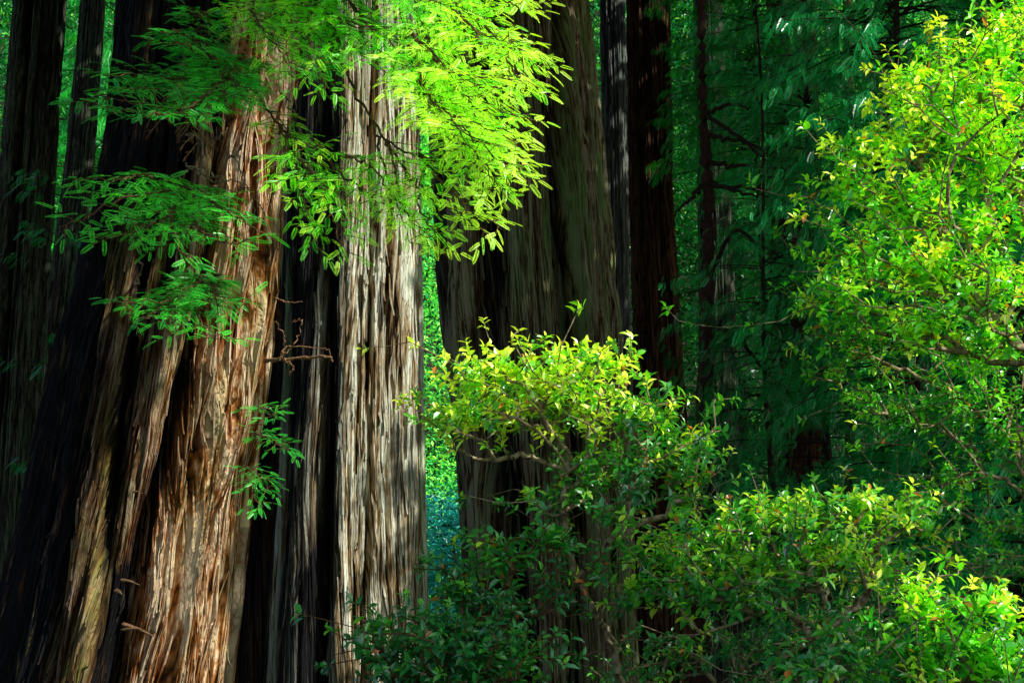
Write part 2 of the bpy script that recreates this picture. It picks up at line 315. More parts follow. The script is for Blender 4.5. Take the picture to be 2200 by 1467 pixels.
# tree C : the leaning giant at left
dC = 14.0
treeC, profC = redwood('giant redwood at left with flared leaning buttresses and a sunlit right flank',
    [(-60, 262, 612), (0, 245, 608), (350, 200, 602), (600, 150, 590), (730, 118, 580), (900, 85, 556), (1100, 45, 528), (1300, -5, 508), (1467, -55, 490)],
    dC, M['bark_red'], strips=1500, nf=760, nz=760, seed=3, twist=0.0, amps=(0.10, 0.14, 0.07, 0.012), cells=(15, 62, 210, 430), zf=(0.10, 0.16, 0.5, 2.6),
    cols=[([(0, 555), (200, 548), (450, 492), (700, 452), (900, 395), (1100, 345), (1467, 262)], 26, 0.16),
          ([(0, 596), (200, 585), (450, 560), (700, 552), (900, 505), (1100, 460), (1300, 425), (1467, 405)], 34, 0.20),
          ([(0, 350), (400, 350), (700, 318), (900, 300), (1100, 270), (1467, 255)], 30, 0.10),
          ([(0, 460), (300, 452), (600, 420), (800, 360), (1000, 330), (1200, 318)], 16, -0.2),
          ([(0, 500), (300, 512), (500, 495), (650, 492), (800, 465), (900, 437), (1000, 412), (1100, 384), (1250, 360), (1467, 322)], 24, -0.42),
          ([(0, 575), (300, 562), (600, 535), (800, 510), (1000, 462), (1200, 425), (1467, 395)], 7, -0.22), ([(500, 565), (800, 528), (1000, 492), (1200, 462), (1467, 440)], 5, -0.16), ([(800, 440), (1000, 385), (1200, 352)], 6, -0.18), ([(700, 350), (900, 322), (1100, 296), (1467, 275)], 6, -0.18), ([(0, 300), (500, 285), (900, 240), (1467, 190)], 8, -0.16),
          ([(300, 405), (600, 375), (800, 332), (900, 316)], 12, -0.28),
          ([(100, 230), (700, 180), (1467, 60)], 46, -0.16)],
    moss=lambda T, Z, n: np.clip(1.1 - sst(T, 0.0, 0.35) * 1.0 + (n - 0.5) * 0.8, 0, 1),
    char=lambda T, Z, n: np.clip(0.97 * sst(-T, 0.32, 0.72) + 0.5 * sst(-T, -0.42, -0.2) + 0.15 * sst(-T, -0.2, 0.05) + np.clip((0.55 - n) * 3, 0, 0.7) * sst(-T, -0.1, 0.6) + (n < 0.2) * 0.4 + 0.75 * sst(Z, 5.2, 7.4) * (1 - sst(T, 0.55, 0.72)), 0, 1))  # left side and upper trunk darkened in the colour to stand for shade
# tree D : pale lit trunk in the middle
dD = 18.0
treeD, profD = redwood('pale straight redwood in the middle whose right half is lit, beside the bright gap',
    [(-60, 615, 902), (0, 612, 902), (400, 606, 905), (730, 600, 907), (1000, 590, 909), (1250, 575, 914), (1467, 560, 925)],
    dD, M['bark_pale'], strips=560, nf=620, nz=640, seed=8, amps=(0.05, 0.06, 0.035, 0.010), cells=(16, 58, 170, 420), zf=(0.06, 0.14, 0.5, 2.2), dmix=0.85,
    cols=[([(0, 768), (700, 762), (1467, 756)], 20, 0.08), ([(0, 722), (500, 716), (1000, 722), (1467, 705)], 16, -0.30),
          ([(0, 818), (600, 812), (1467, 800)], 7, -0.22), ([(0, 790), (500, 792), (1467, 776)], 4, -0.12), ([(0, 862), (700, 852), (1000, 850), (1467, 835)], 5, -0.18), ([(820, 800), (870, 803), (960, 803), (1010, 800)], 10, -0.01), ([(0, 835), (1467, 822)], 12, 0.05), ([(0, 888), (1467, 880)], 10, 0.05),
          ([(400, 842), (900, 838), (1467, 820)], 3, -0.09), ([(0, 670), (700, 668), (1467, 655)], 24, 0.09)],
    moss=lambda T, Z, n: np.clip(0.55 + (n - 0.5) * 1.4 + sst(T, 0.9, 1.3) * 0.6, 0, 1),
    char=lambda T, Z, n: np.clip(np.clip(0.9 + (0.5 - n) * 1.2, 0, 1) * sst(-T, -0.10, 0.10) + (n < 0.17) * 0.6, 0, 1))  # shade of the left half painted into the bark
# tree E : broad shaded trunk right of the gap
dE = 22.0
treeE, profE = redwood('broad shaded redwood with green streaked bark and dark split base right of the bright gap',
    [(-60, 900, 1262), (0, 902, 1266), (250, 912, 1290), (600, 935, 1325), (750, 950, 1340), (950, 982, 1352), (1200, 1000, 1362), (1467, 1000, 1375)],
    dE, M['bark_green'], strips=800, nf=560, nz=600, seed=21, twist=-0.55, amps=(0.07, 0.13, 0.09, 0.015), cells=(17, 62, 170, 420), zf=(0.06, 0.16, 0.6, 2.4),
    cols=[([(500, 1040), (700, 1040), (1000, 1070), (1467, 1100)], 40, -0.45), ([(0, 1150), (300, 1165), (600, 1195), (900, 1215)], 14, -0.25),
          ([(0, 1190), (700, 1260)], 18, 0.10), ([(500, 1200), (700, 1222), (1000, 1240)], 12, -0.3)],
    moss=lambda T, Z, n: np.clip(0.15 + sst(T, -0.3, 0.3) * 0.85 + (n - 0.5) * 0.8, 0, 1),
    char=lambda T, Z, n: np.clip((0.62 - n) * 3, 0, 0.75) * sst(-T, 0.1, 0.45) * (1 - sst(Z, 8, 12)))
# tree G : near black straight trunk
treeG, _ = redwood('near black straight redwood trunk standing right of the broad shaded one',
    [(-60, 1349, 1433), (0, 1350, 1435), (400, 1354, 1447), (750, 1362, 1468), (1100, 1362, 1490), (1467, 1360, 1515)],
    27.0, M['bark_dark'], nf=260, nz=360, seed=31, amps=(0.07, 0.05, 0.03, 0.01), cells=(17, 50, 140, 300))
# tree A, B : left background trunks
redwood('wide furrowed grey green redwood trunk at the far left edge',
    [(-60, 42, 143), (0, 38, 141), (300, 14, 118), (730, -25, 88), (1100, -50, 62), (1467, -80, 40)],
    30.0, M['bark_fard'], nf=260, nz=360, seed=41, amps=(0.14, 0.08, 0.04, 0.01), cells=(14, 44, 120, 300), cols=[([(0, 84), (730, 30)], 6, -0.5)])
redwood('black trunk added to darken the slot between the leaning giant and the pale trunk',
    [(-60, 520, 640), (0, 520, 640), (700, 500, 640), (1467, 440, 640)],
    25.0, M['bark_dark'], nf=200, nz=300, seed=61, amps=(0.08, 0.06, 0.03, 0.01), cells=(15, 40, 120, 300), char=lambda T, Z, n: np.clip(1.1 - n, 0, 1))  # trunk added to blacken the slot; its dark bark stands for shade
redwood('slim leaning redwood trunk between the far left trunk and the leaning giant',
    [(-60, 184, 226), (0, 180, 223), (200, 160, 212), (400, 138, 196), (730, 90, 165), (1100, 60, 130), (1467, 20, 105)],
    38.0, M['bark_fard'], nf=160, nz=300, seed=43, amps=(0.08, 0.06, 0.03, 0.01), cells=(14, 40, 100, 240))
redwood('pale sunlit sliver of a trunk squeezed between the broad shaded redwood and the black one',
    [(-60, 1290, 1338), (0, 1290, 1340), (400, 1300, 1348), (750, 1305, 1356), (1467, 1310, 1370)],
    33.0, M['bark_fargrey'], nf=160, nz=300, seed=45, amps=(0.08, 0.06, 0.03, 0.01), cells=(14, 40, 100, 240))
redwood('dim redwood trunk behind the thin branching tree right of the black trunk',
    [(-60, 1492, 1548), (0, 1492, 1550), (400, 1500, 1566), (750, 1505, 1580), (1467, 1500, 1600)],
    40.0, M['bark_fard'], nf=160, nz=260, seed=47, amps=(0.1, 0.06, 0.03, 0.01), cells=(14, 40, 100, 240))
redwood('thick dark redwood trunk veiled by blue green sprays at right',
    [(-60, 1648, 1750), (0, 1648, 1752), (400, 1650, 1762), (750, 1655, 1775), (1467, 1650, 1800)],
    42.0, M['bark_dark'], nf=160, nz=260, seed=49, amps=(0.12, 0.06, 0.03, 0.01), cells=(14, 40, 100, 240))
redwood('very thin black trunk in the gap left of the bright leafy tree',
    [(-60, 1812, 1828), (0, 1812, 1829), (400, 1814, 1831), (1467, 1818, 1838)],
    36.0, M['bark_dark'], nf=60, nz=120, nb=20, seed=51, amps=(0.02, 0.02, 0.01, 0.0), cells=(9, 20, 40, 60))
redwood('hazy blue grey trunk seen low in the gap between the pale and the shaded redwood',
    [(-60, 950, 960), (400, 948, 959), (700, 940, 953), (900, 934, 952), (1467, 920, 952)],
    60.0, M['bark_fargrey'], nf=60, nz=160, nb=20, top=50, bottom=4, seed=53, amps=(0.06, 0.04, 0.02, 0.0), cells=(9, 20, 40, 60))

# ------------------------------------------------------------------ redwood sprays
def twig_template(n=13, fwd=0.55, w=0.044, nl=0.21, curve=0.10):
    V = []; F = []
    for i in range(n):
        x = 0.04 + 0.94 * i / (n - 1); l = nl * (0.55 + 0.45 * sin(pi * min(1, 0.25 + 0.8 * i / n))) * (1 if i < n - 2 else 0.7)
        for s in (-1, 1):
            xx = x + (0.02 if s > 0 else 0); dx = l * fwd; dy = s * l * 0.85; zz = -curve * x * x; up = 0.05
            k = len(V)
            V += [(xx, 0, zz), (xx + dx * .5 + w * .5, dy * .5 - s * w * .4, zz + up), (xx + dx, dy, zz + up * .6), (xx + dx * .5 - w * .5, dy * .5 + s * w * .4, zz + up)]
            F.append([k, k + 1, k + 2, k + 3])
    k = len(V); V += [(0, 0.010, 0), (0, -0.010, 0), (1.0, 0, -curve), ]; F.append([k, k + 1, k + 2])
    return np.array(V), F
TW = twig_template()
TWF = twig_template(11, 0.8, 0.045, 0.26, 0.2)
def rot_about(v, k, a):
    return v * cos(a) + np.cross(k, v) * sin(a) + k * np.dot(k, v) * (1 - cos(a))
def spray(mb, wood, path, r0, side_len=0.55, gap=0.085, tw_len=0.135, droop=0.35, start=0.15, tint0=0.5, tsd=0.18, ang=0.95, plane=None, bare=0.0, tmpl=None, twgap=0.047, tipfn=None):
    """a flat redwood bough: main limb -> alternate branchlets -> leafy twigs"""
    tmpl = tmpl or TW
    path = np.asarray(path); seg = np.linalg.norm(np.diff(path, axis=0), axis=1); s = np.concatenate([[0], np.cumsum(seg)]); Lt = s[-1]
    tube(wood, path, r0, r0 * 0.15, 6)
    up0 = nrm(np.array([0.18, -0.5, 0.75])) if plane is None else plane / np.linalg.norm(plane)
    O = []; D = []; N_ = []; Ls = []; TT = []
    wa = []; wb = []; wr = []
    t = start * Lt; side = 1
    while t < Lt * 0.995:
        q = min(np.searchsorted(s, t) - 1, len(path) - 2); q = max(q, 0); p = path[q] + (path[q + 1] - path[q]) * ((t - s[q]) / max(seg[q], 1e-6))
        dr = nrm(path[q + 1] - path[q]); f = (t / Lt - start) / (1 - start)
        L = side_len * (0.35 + 0.65 * sin(pi * min(1, 0.18 + 0.80 * f)) ) * rng.uniform(0.6, 1.2)
        if f > 0.93: L *= 0.6
        if rng.random() > bare:
            nn = nrm(up0 - dr * np.dot(up0, dr) + rng.normal(size=3) * 0.18)
            bd = rot_about(dr, nn, side * (ang * rng.uniform(0.75, 1.2)))
            nstep = max(3, int(L / twgap)); pp = p.copy(); d_ = bd.copy(); ts = 1
            c0 = tint0 + rng.normal() * tsd * 0.7
            p_prev = pp.copy()
            for i in range(nstep):
                d_ = nrm(d_ + np.array([0, 0, -droop * twgap * (1.0 + i * 0.05)]) + rng.normal(size=3) * 0.05)
                pp = pp + d_ * twgap
                wa.append(p_prev); wb.append(pp.copy()); wr.append(0.0035 * (1 - 0.7 * i / nstep) + 0.001)
                p_prev = pp.copy()
                if i == nstep - 1: td = d_
                else: td = rot_about(d_, nn, ts * rng.uniform(0.6, 1.0))
                ff = (i + 1) / nstep
                tl = tw_len * (1.0 - 0.45 * ff) * rng.uniform(0.7, 1.2) if i < nstep - 1 else tw_len * 0.8
                O.append(pp.copy()); D.append(nrm(td + np.array([0, 0, -droop * 0.35]))); N_.append(nrm(nn + rng.normal(size=3) * 0.35)); Ls.append(tl)
                TT.append(c0 + ff * 0.26 - 0.06 + rng.normal() * 0.10); ts = -ts
        t += gap * rng.uniform(0.7, 1.3); side = -side
    if O:
        O = np.array(O); X, Y, Z = frames(np.array(D), np.array(N_))
        mb.inst(tmpl[0], tmpl[1], O, X, Y, Z, np.array(Ls), np.clip(TT, 0, 1))
        frusta(wood, np.array(wa), np.array(wb), np.array(wr), np.array(wr) * 0.85, 3)

def bough(parent_or_label, paths, d0, mat, name='redwood_bough', dense=1.0, group=None, **kw):
    """paths: list of dicts pts=[(px,py,d)...], r, kw"""
    if isinstance(parent_or_label, str):
        p0 = at(*paths[0]['pts'][0]); t = thing(name, p0, parent_or_label, 'branch', group)
    else:
        t = parent_or_label
    mb = MB(); wd = MB(); p0_ = None
    reps = kw.pop('reps', 1)
    for p in [q for q in paths for _ in range(reps)]:
        first = p is not p0_; p0_ = p
        jt = (0, 0, 0) if first else (rng.uniform(-34, 34), rng.uniform(-34, 34), rng.uniform(-.5, .3))
        pts = [at(q[0] + jt[0] * min(1, i / 2), q[1] + jt[1] * min(1, i / 2), q[2] + jt[2] * min(1, i / 2)) for i, q in enumerate(p['pts'])]
        path = smooth_path(pts, max(14, 6 * len(pts)), 0.012)
        k = dict(kw); k.update({a: b for a, b in p.items() if a not in ('pts', 'r')})
        spray(mb, wd, path, p.get('r', 0.012), **k)
    if isinstance(parent_or_label, str):
        wd.build('branch', M['twig'], t); mb.build('foliage', mat, t); return t
    br = wd.build('bough', M['twig'], t); loc = br
    f = mb.build('foliage', mat, None)
    # re-base the sub-part under the bough (which shares the tree's origin)
    f.data.transform(__import__('mathutils').Matrix.Translation([-c for c in t.location])); f.parent = br
    return br

# boughs on the leaning giant (parts of it)
xa = lambda px, py, d: (px, py, d)
b1 = bough(treeC, [
    dict(pts=[(470, 160, 12.6), (420, 170, 10.6), (330, 165, 9.6), (230, 160, 9.0)], r=0.014, side_len=0.42),
    dict(pts=[(470, 160, 12.6), (450, 120, 10.2), (400, 75, 9.2), (345, 70, 8.8)], side_len=0.28),
    dict(pts=[(470, 175, 12.5), (440, 60, 10), (438, 20, 9)], side_len=0.2),
    dict(pts=[(500, 150, 12.6), (480, 180, 10), (400, 230, 9.2), (300, 225, 8.8), (200, 205, 8.6)], side_len=0.32),
    dict(pts=[(520, 160, 12.6), (500, 200, 10), (470, 245, 9.2), (420, 265, 9)], side_len=0.3),
    dict(pts=[(520, 140, 12.6), (510, 130, 10.5), (500, 170, 9.6), (540, 200, 9.2)], side_len=0.32)],
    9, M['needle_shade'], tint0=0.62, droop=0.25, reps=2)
b1['label'] = 'upper left green bough reaching left across the bark'
b2 = bough(treeC, [
    dict(pts=[(470, 400, 12.7), (400, 405, 10.5), (300, 420, 9.0), (200, 455, 8.4), (120, 500, 8.2)], r=0.014, side_len=0.40),
    dict(pts=[(420, 420, 11), (340, 380, 9.6), (270, 385, 8.8), (150, 385, 8.4)], side_len=0.16),
    dict(pts=[(400, 405, 10.5), (350, 470, 9.2), (280, 500, 8.6), (200, 515, 8.4)], side_len=0.34),
    dict(pts=[(420, 420, 11), (420, 480, 9.2), (480, 520, 8.8), (545, 515, 8.6)], side_len=0.34),
    dict(pts=[(380, 410, 10.5), (370, 480, 9.2), (400, 560, 8.8), (450, 620, 8.6), (490, 640, 8.5)], side_len=0.30, droop=0.6),
    dict(pts=[(420, 420, 11), (470, 440, 9.2), (530, 480, 8.8), (560, 500, 8.8)], side_len=0.28)],
    9, M['needle_shade'], tint0=0.8, droop=0.35)
b2['label'] = 'middle left bough of bright green sprays hanging before the bark'
b3 = bough(treeC, [
    dict(pts=[(470, 590, 12.7), (420, 610, 10.5), (350, 650, 9.2), (235, 648, 8.8)], side_len=0.18),
    dict(pts=[(470, 590, 12.7), (420, 620, 10.5), (370, 670, 9.2), (385, 740, 8.9)], side_len=0.22),
    dict(pts=[(470, 590, 12.7), (440, 640, 10.2), (430, 690, 9.2), (490, 735, 8.9)], side_len=0.24),
    dict(pts=[(470, 590, 12.7), (460, 630, 10.2), (440, 650, 9.2), (535, 660, 8.9)], side_len=0.18),
    dict(pts=[(420, 620, 10.5), (330, 670, 9.2), (280, 690, 8.9)], side_len=0.2)],
    9, M['needle_shade'], tint0=0.72, droop=0.4)
b3['label'] = 'lower left bough with sunlit tips, lowest of the three'

# big top-centre boughs hanging in from above
def fanbough(label, specs, mat, **kw):
    return bough(label, specs, 9, mat, group='redwood boughs hanging over the middle trunks', **kw)
fanbough('dense yellow green redwood bough glowing in the sun at top centre right', [
    dict(pts=[(900, -120, 10.6), (960, -20, 10.2), (1040, 60, 9.8), (1120, 130, 9.4), (1135, 200, 9.2)], r=0.02, side_len=0.5),
    dict(pts=[(880, -120, 10.5), (900, 40, 10), (960, 140, 9.6), (1060, 230, 9.2), (1140, 260, 9)], side_len=0.45),
    dict(pts=[(860, 20, 10.4), (900, 160, 9.8), (980, 250, 9.4), (1080, 330, 9.1), (1130, 370, 9)], side_len=0.38, r=0.01),
    dict(pts=[(900, 60, 10.4), (950, 200, 9.8), (1010, 290, 9.3), (1090, 400, 9.0), (1090, 430, 8.9)], side_len=0.34, r=0.01),
    dict(pts=[(860, 60, 10.4), (900, 190, 9.8), (960, 270, 9.5), (1020, 330, 9.2), (1065, 400, 9)], side_len=0.36, r=0.01),
    dict(pts=[(960, -120, 10.6), (1020, -30, 10.2), (1100, 10, 9.8), (1125, 20, 9.6)], side_len=0.45),
    dict(pts=[(980, -100, 10.2), (1000, 60, 9.8), (1090, 100, 9.2), (1125, 110, 9.0)], side_len=0.4),
    dict(pts=[(880, 60, 9.8), (960, 160, 9.4), (1060, 190, 9.0), (1125, 180, 8.8)], side_len=0.34),
    dict(pts=[(880, 100, 9.8), (940, 230, 9.3), (1010, 260, 9.0), (1110, 310, 8.8)], side_len=0.34)],
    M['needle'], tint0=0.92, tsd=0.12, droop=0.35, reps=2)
fanbough('shaded green redwood bough filling the top edge left of the glowing one', [
    dict(pts=[(560, -120, 11), (620, -20, 10.4), (720, 40, 10), (840, 60, 9.8)], r=0.02, side_len=0.5),
    dict(pts=[(600, -120, 11), (700, -40, 10.4), (830, -10, 10), (960, 10, 9.8)], side_len=0.5),
    dict(pts=[(560, -80, 11), (590, 20, 10.4), (620, 90, 10), (700, 130, 9.8)], side_len=0.42),
    dict(pts=[(700, -120, 11), (760, 20, 10.4), (860, 100, 10), (960, 140, 9.8)], side_len=0.5),
    dict(pts=[(640, -60, 11), (700, 60, 10.4), (780, 120, 10), (880, 180, 9.8)], side_len=0.36),
    dict(pts=[(560, -60, 11), (545, 40, 10.4), (600, 110, 10), (640, 190, 9.8)], side_len=0.36),
    dict(pts=[(620, -100, 11), (680, -20, 10.4), (660, 60, 10), (700, 190, 9.8)], side_len=0.34),
    dict(pts=[(800, -120, 10.6), (860, -40, 10.2), (960, 30, 9.9), (1060, 60, 9.7)], side_len=0.5)],
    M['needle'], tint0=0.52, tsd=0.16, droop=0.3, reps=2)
fanbough('long arched bough crossing the pale trunk, its tips hanging bright in the gap', [
    dict(pts=[(690, 60, 11), (760, 190, 10.4), (830, 300, 9.9), (920, 340, 9.6), (1000, 365, 9.3), (1060, 420, 9.1)], r=0.014, side_len=0.3, start=0.6),
    dict(pts=[(830, 300, 9.9), (880, 380, 9.6), (950, 440, 9.3), (1080, 490, 9.1)], side_len=0.34, start=0.1, tint0=0.88),
    dict(pts=[(830, 300, 9.9), (850, 380, 9.6), (880, 470, 9.4), (960, 545, 9.2)], side_len=0.32, start=0.25, tint0=0.88, droop=.6),
    dict(pts=[(900, 330, 9.7), (960, 400, 9.4), (1010, 460, 9.2), (1040, 500, 9.1)], side_len=0.32, start=0.1, tint0=0.9),
    dict(pts=[(800, 260, 10), (830, 370, 9.7), (860, 450, 9.5), (885, 550, 9.4)], side_len=0.22, start=0.4, tint0=0.78, droop=.6),
    dict(pts=[(920, 340, 9.6), (900, 420, 9.5), (920, 480, 9.3), (965, 520, 9.2)], side_len=0.26, start=0.2, tint0=0.85, droop=.6)],
    M['needle'], tsd=0.13, tint0=0.75, droop=0.45)
fanbough('drooping clear green bough between the leaning giant and the pale trunk', [
    dict(pts=[(540, 185, 12.2), (600, 270, 10.8), (640, 300, 10.2), (720, 330, 9.8), (840, 350, 9.6)], r=0.013, side_len=0.32, start=0.35),
    dict(pts=[(620, 290, 10.5), (650, 350, 10), (700, 400, 9.6), (760, 440, 9.4)], side_len=0.34, start=0.15),
    dict(pts=[(640, 310, 10.3), (640, 380, 9.9), (660, 460, 9.6), (690, 540, 9.4)], side_len=0.30, start=0.15, droop=.7),
    dict(pts=[(650, 350, 10.0), (700, 420, 9.6), (720, 490, 9.4), (745, 560, 9.3)], side_len=0.30, start=0.2, droop=.7),
    dict(pts=[(680, 320, 10), (740, 380, 9.7), (800, 420, 9.5), (830, 470, 9.4)], side_len=0.32, start=0.2, droop=.6),
    dict(pts=[(600, 270, 10.6), (615, 340, 10.2), (610, 400, 9.9), (640, 440, 9.8)], side_len=0.22, start=0.4, droop=.6),
    dict(pts=[(720, 330, 9.8), (780, 350, 9.6), (830, 400, 9.5), (850, 430, 9.4)], side_len=0.28, start=0.2)],
    M['needle'], tsd=0.12, tint0=0.66, droop=0.5)

# fern-like green sprig on the right side of the giant
b4 = bough(treeC, [
    dict(pts=[(545, 880, 13.2), (570, 880, 12.8), (592, 900, 12.6)], side_len=0.14, r=0.004),
    dict(pts=[(540, 930, 13.2), (580, 945, 12.8), (625, 968, 12.6)], side_len=0.16, r=0.004),
    dict(pts=[(530, 1000, 13.2), (555, 1020, 12.8), (580, 1050, 12.6)], side_len=0.22, r=0.004),
    dict(pts=[(530, 1020, 13.2), (545, 1060, 12.8), (570, 1095, 12.6)], side_len=0.2, r=0.004)],
    12, M['needle_shade'], tint0=0.6, tw_len=0.11, gap=0.05, start=0.05)
b4['label'] = 'small bright green sprigs on the giant\'s shaded right edge'
# dead curled branch and splinters of the giant
db = MB()
p = smooth_path([at(570, 775, 13.0), at(610, 772, 12.8), at(660, 768, 12.7), at(705, 766, 12.6), at(714, 778, 12.6)], 26, 0.004)
tube(db, p, 0.024, 0.008, 8, jitter=0.14)
for q in ([(600, 772), (620, 745), (660, 745), (700, 750), (715, 772)], [(600, 775), (612, 735), (600, 700), (590, 690)], [(600, 770), (632, 740), (650, 690), (625, 690)], [(590, 640), (615, 650), (650, 648)], [(610, 770), (630, 790), (620, 805)]):
    tube(db, smooth_path([at(a, b, 12.75) for a, b in q], 26, 0.009), 0.008, 0.003, 6)
o = db.build('dead_branch', M['deadwood'], treeC, True); o['label'] = 'curled rusty dead branch jutting right from the giant'
sp = MB(); sp2 = MB()
for (x0, y0, x1, y1, r) in ((262, 1245, 300, 1256, .02), (265, 1340, 335, 1368, .028), (262, 1352, 310, 1352, .018), (288, 1056, 306, 1060, .015), (250, 1268, 262, 1276, .03)):
    a = at(x0, y0, 12.35); b = at(x1, y1, 12.05); mid = (a + b) / 2 + np.array([0, 0, 0.01])
    s1 = MB(); tube(s1, [a, mid, b], r * .8, r * 0.12, 4, jitter=0.1); so = s1.build('splinter', M['deadwood'], treeC)
# hanging dead needles
dm = MB(); dw = MB()
for (x, y, d) in ((395, 190, 9.4), (400, 220, 9.4), (410, 240, 9.3), (330, 190, 9.4), (500, 40, 9.6), (380, 180, 9.3)):
    spray(dm, dw, smooth_path([at(x, y, d), at(x + 6, y + 30, d), at(x + 14, y + 70, d)], 8), 0.004, side_len=0.09, gap=0.05, tw_len=0.06, droop=0.8, start=0.0)
o = dw.build('dead_twig', M['deadwood'], treeC); o['label'] = 'bunches of rusty dead needles in the upper left bough'; f = dm.build('dead_foliage', M['dead'], None)
f.data.transform(__import__('mathutils').Matrix.Translation([-c for c in treeC.location])); f.parent = o
# bare wiry twigs crossing the giant
for q in ([(540, 190, 12.3), (600, 250, 11.6), (640, 330, 11.2), (700, 390, 11)], [(400, 365, 12), (380, 410, 12), (362, 440, 12)], [(400, 350, 12), (450, 380, 11.8), (520, 400, 11.6), (560, 470, 11.5)], [(400, 355, 12), (470, 395, 11.8), (530, 410, 11.6)], [(520, 310, 12), (505, 340, 12), (530, 400, 11.8), (600, 510, 11.6)], [(600, 180, 11.6), (640, 260, 11.2), (660, 330, 11)], [(400, 290, 12), (440, 300, 11.9), (490, 280, 11.8)], [(670, 60, 11), (690, 120, 11), (720, 260, 10.8)], [(300, 560, 12), (292, 640, 12), (296, 720, 12)]):
    bw = MB(); tube(bw, smooth_path([at(*a) for a in q], 24, 0.02), 0.011, 0.004, 5); bw.build('bare_twig', M['twig_pale'], treeC)

# ------------------------------------------------------------------ broadleaf shrubs
def leaf_template():
    V = [(0, 0, 0), (0.30, 0.20, 0.06), (0.30, -0.20, 0.06), (0.32, 0, 0), (0.66, 0.185, 0.02), (0.66, -0.185, 0.02), (0.66, 0, -0.05), (1.0, 0.02, -0.13)]
    F = [[0, 2, 3], [0, 3, 1], [3, 2, 5, 6], [3, 6, 4, 1], [6, 5, 7], [6, 7, 4]]
    return np.array(V), F
LF = leaf_template()
def grow(roots, P):
    """roots: (m,3) nodes chained; P: cluster points -> nodes, parent index"""
    nodes = [np.array(r[0]) for r in roots]; par = [r[1] for r in roots]
    plen = [0.0] * len(nodes)
    for i in range(len(nodes)):
        if par[i] >= 0: plen[i] = plen[par[i]] + np.linalg.norm(nodes[i] - nodes[par[i]])
    base = nodes[0]
    P = P[np.argsort(np.linalg.norm(P - base, axis=1))]
    ends = []
    NA = np.zeros((len(nodes) + len(P) * 14, 3)); PL = np.zeros(len(NA)); n = len(nodes)
    NA[:n] = nodes; PL[:n] = plen
    for p in P:
        dd = np.linalg.norm(NA[:n] - p, axis=1); j = int(np.argmin(dd + 0.22 * PL[:n])); dist = dd[j]
        steps = min(12, max(1, int(dist / 0.16))); a = NA[j].copy(); prev = j; off = rng.normal(size=3) * dist * 0.10 + np.array([0, 0, -0.06 * dist])
        for k in range(1, steps + 1):
            f = k / steps; q = a + (p - a) * f + off * 4 * f * (1 - f)
            if k < steps: q = q + rng.normal(size=3) * 0.012
            if n >= len(NA): break
            NA[n] = q; PL[n] = PL[prev] + np.linalg.norm(q - NA[prev]); par.append(prev); prev = n; n += 1
        ends.append(prev)
    return NA[:n], np.array(par[:n]), np.array(ends)
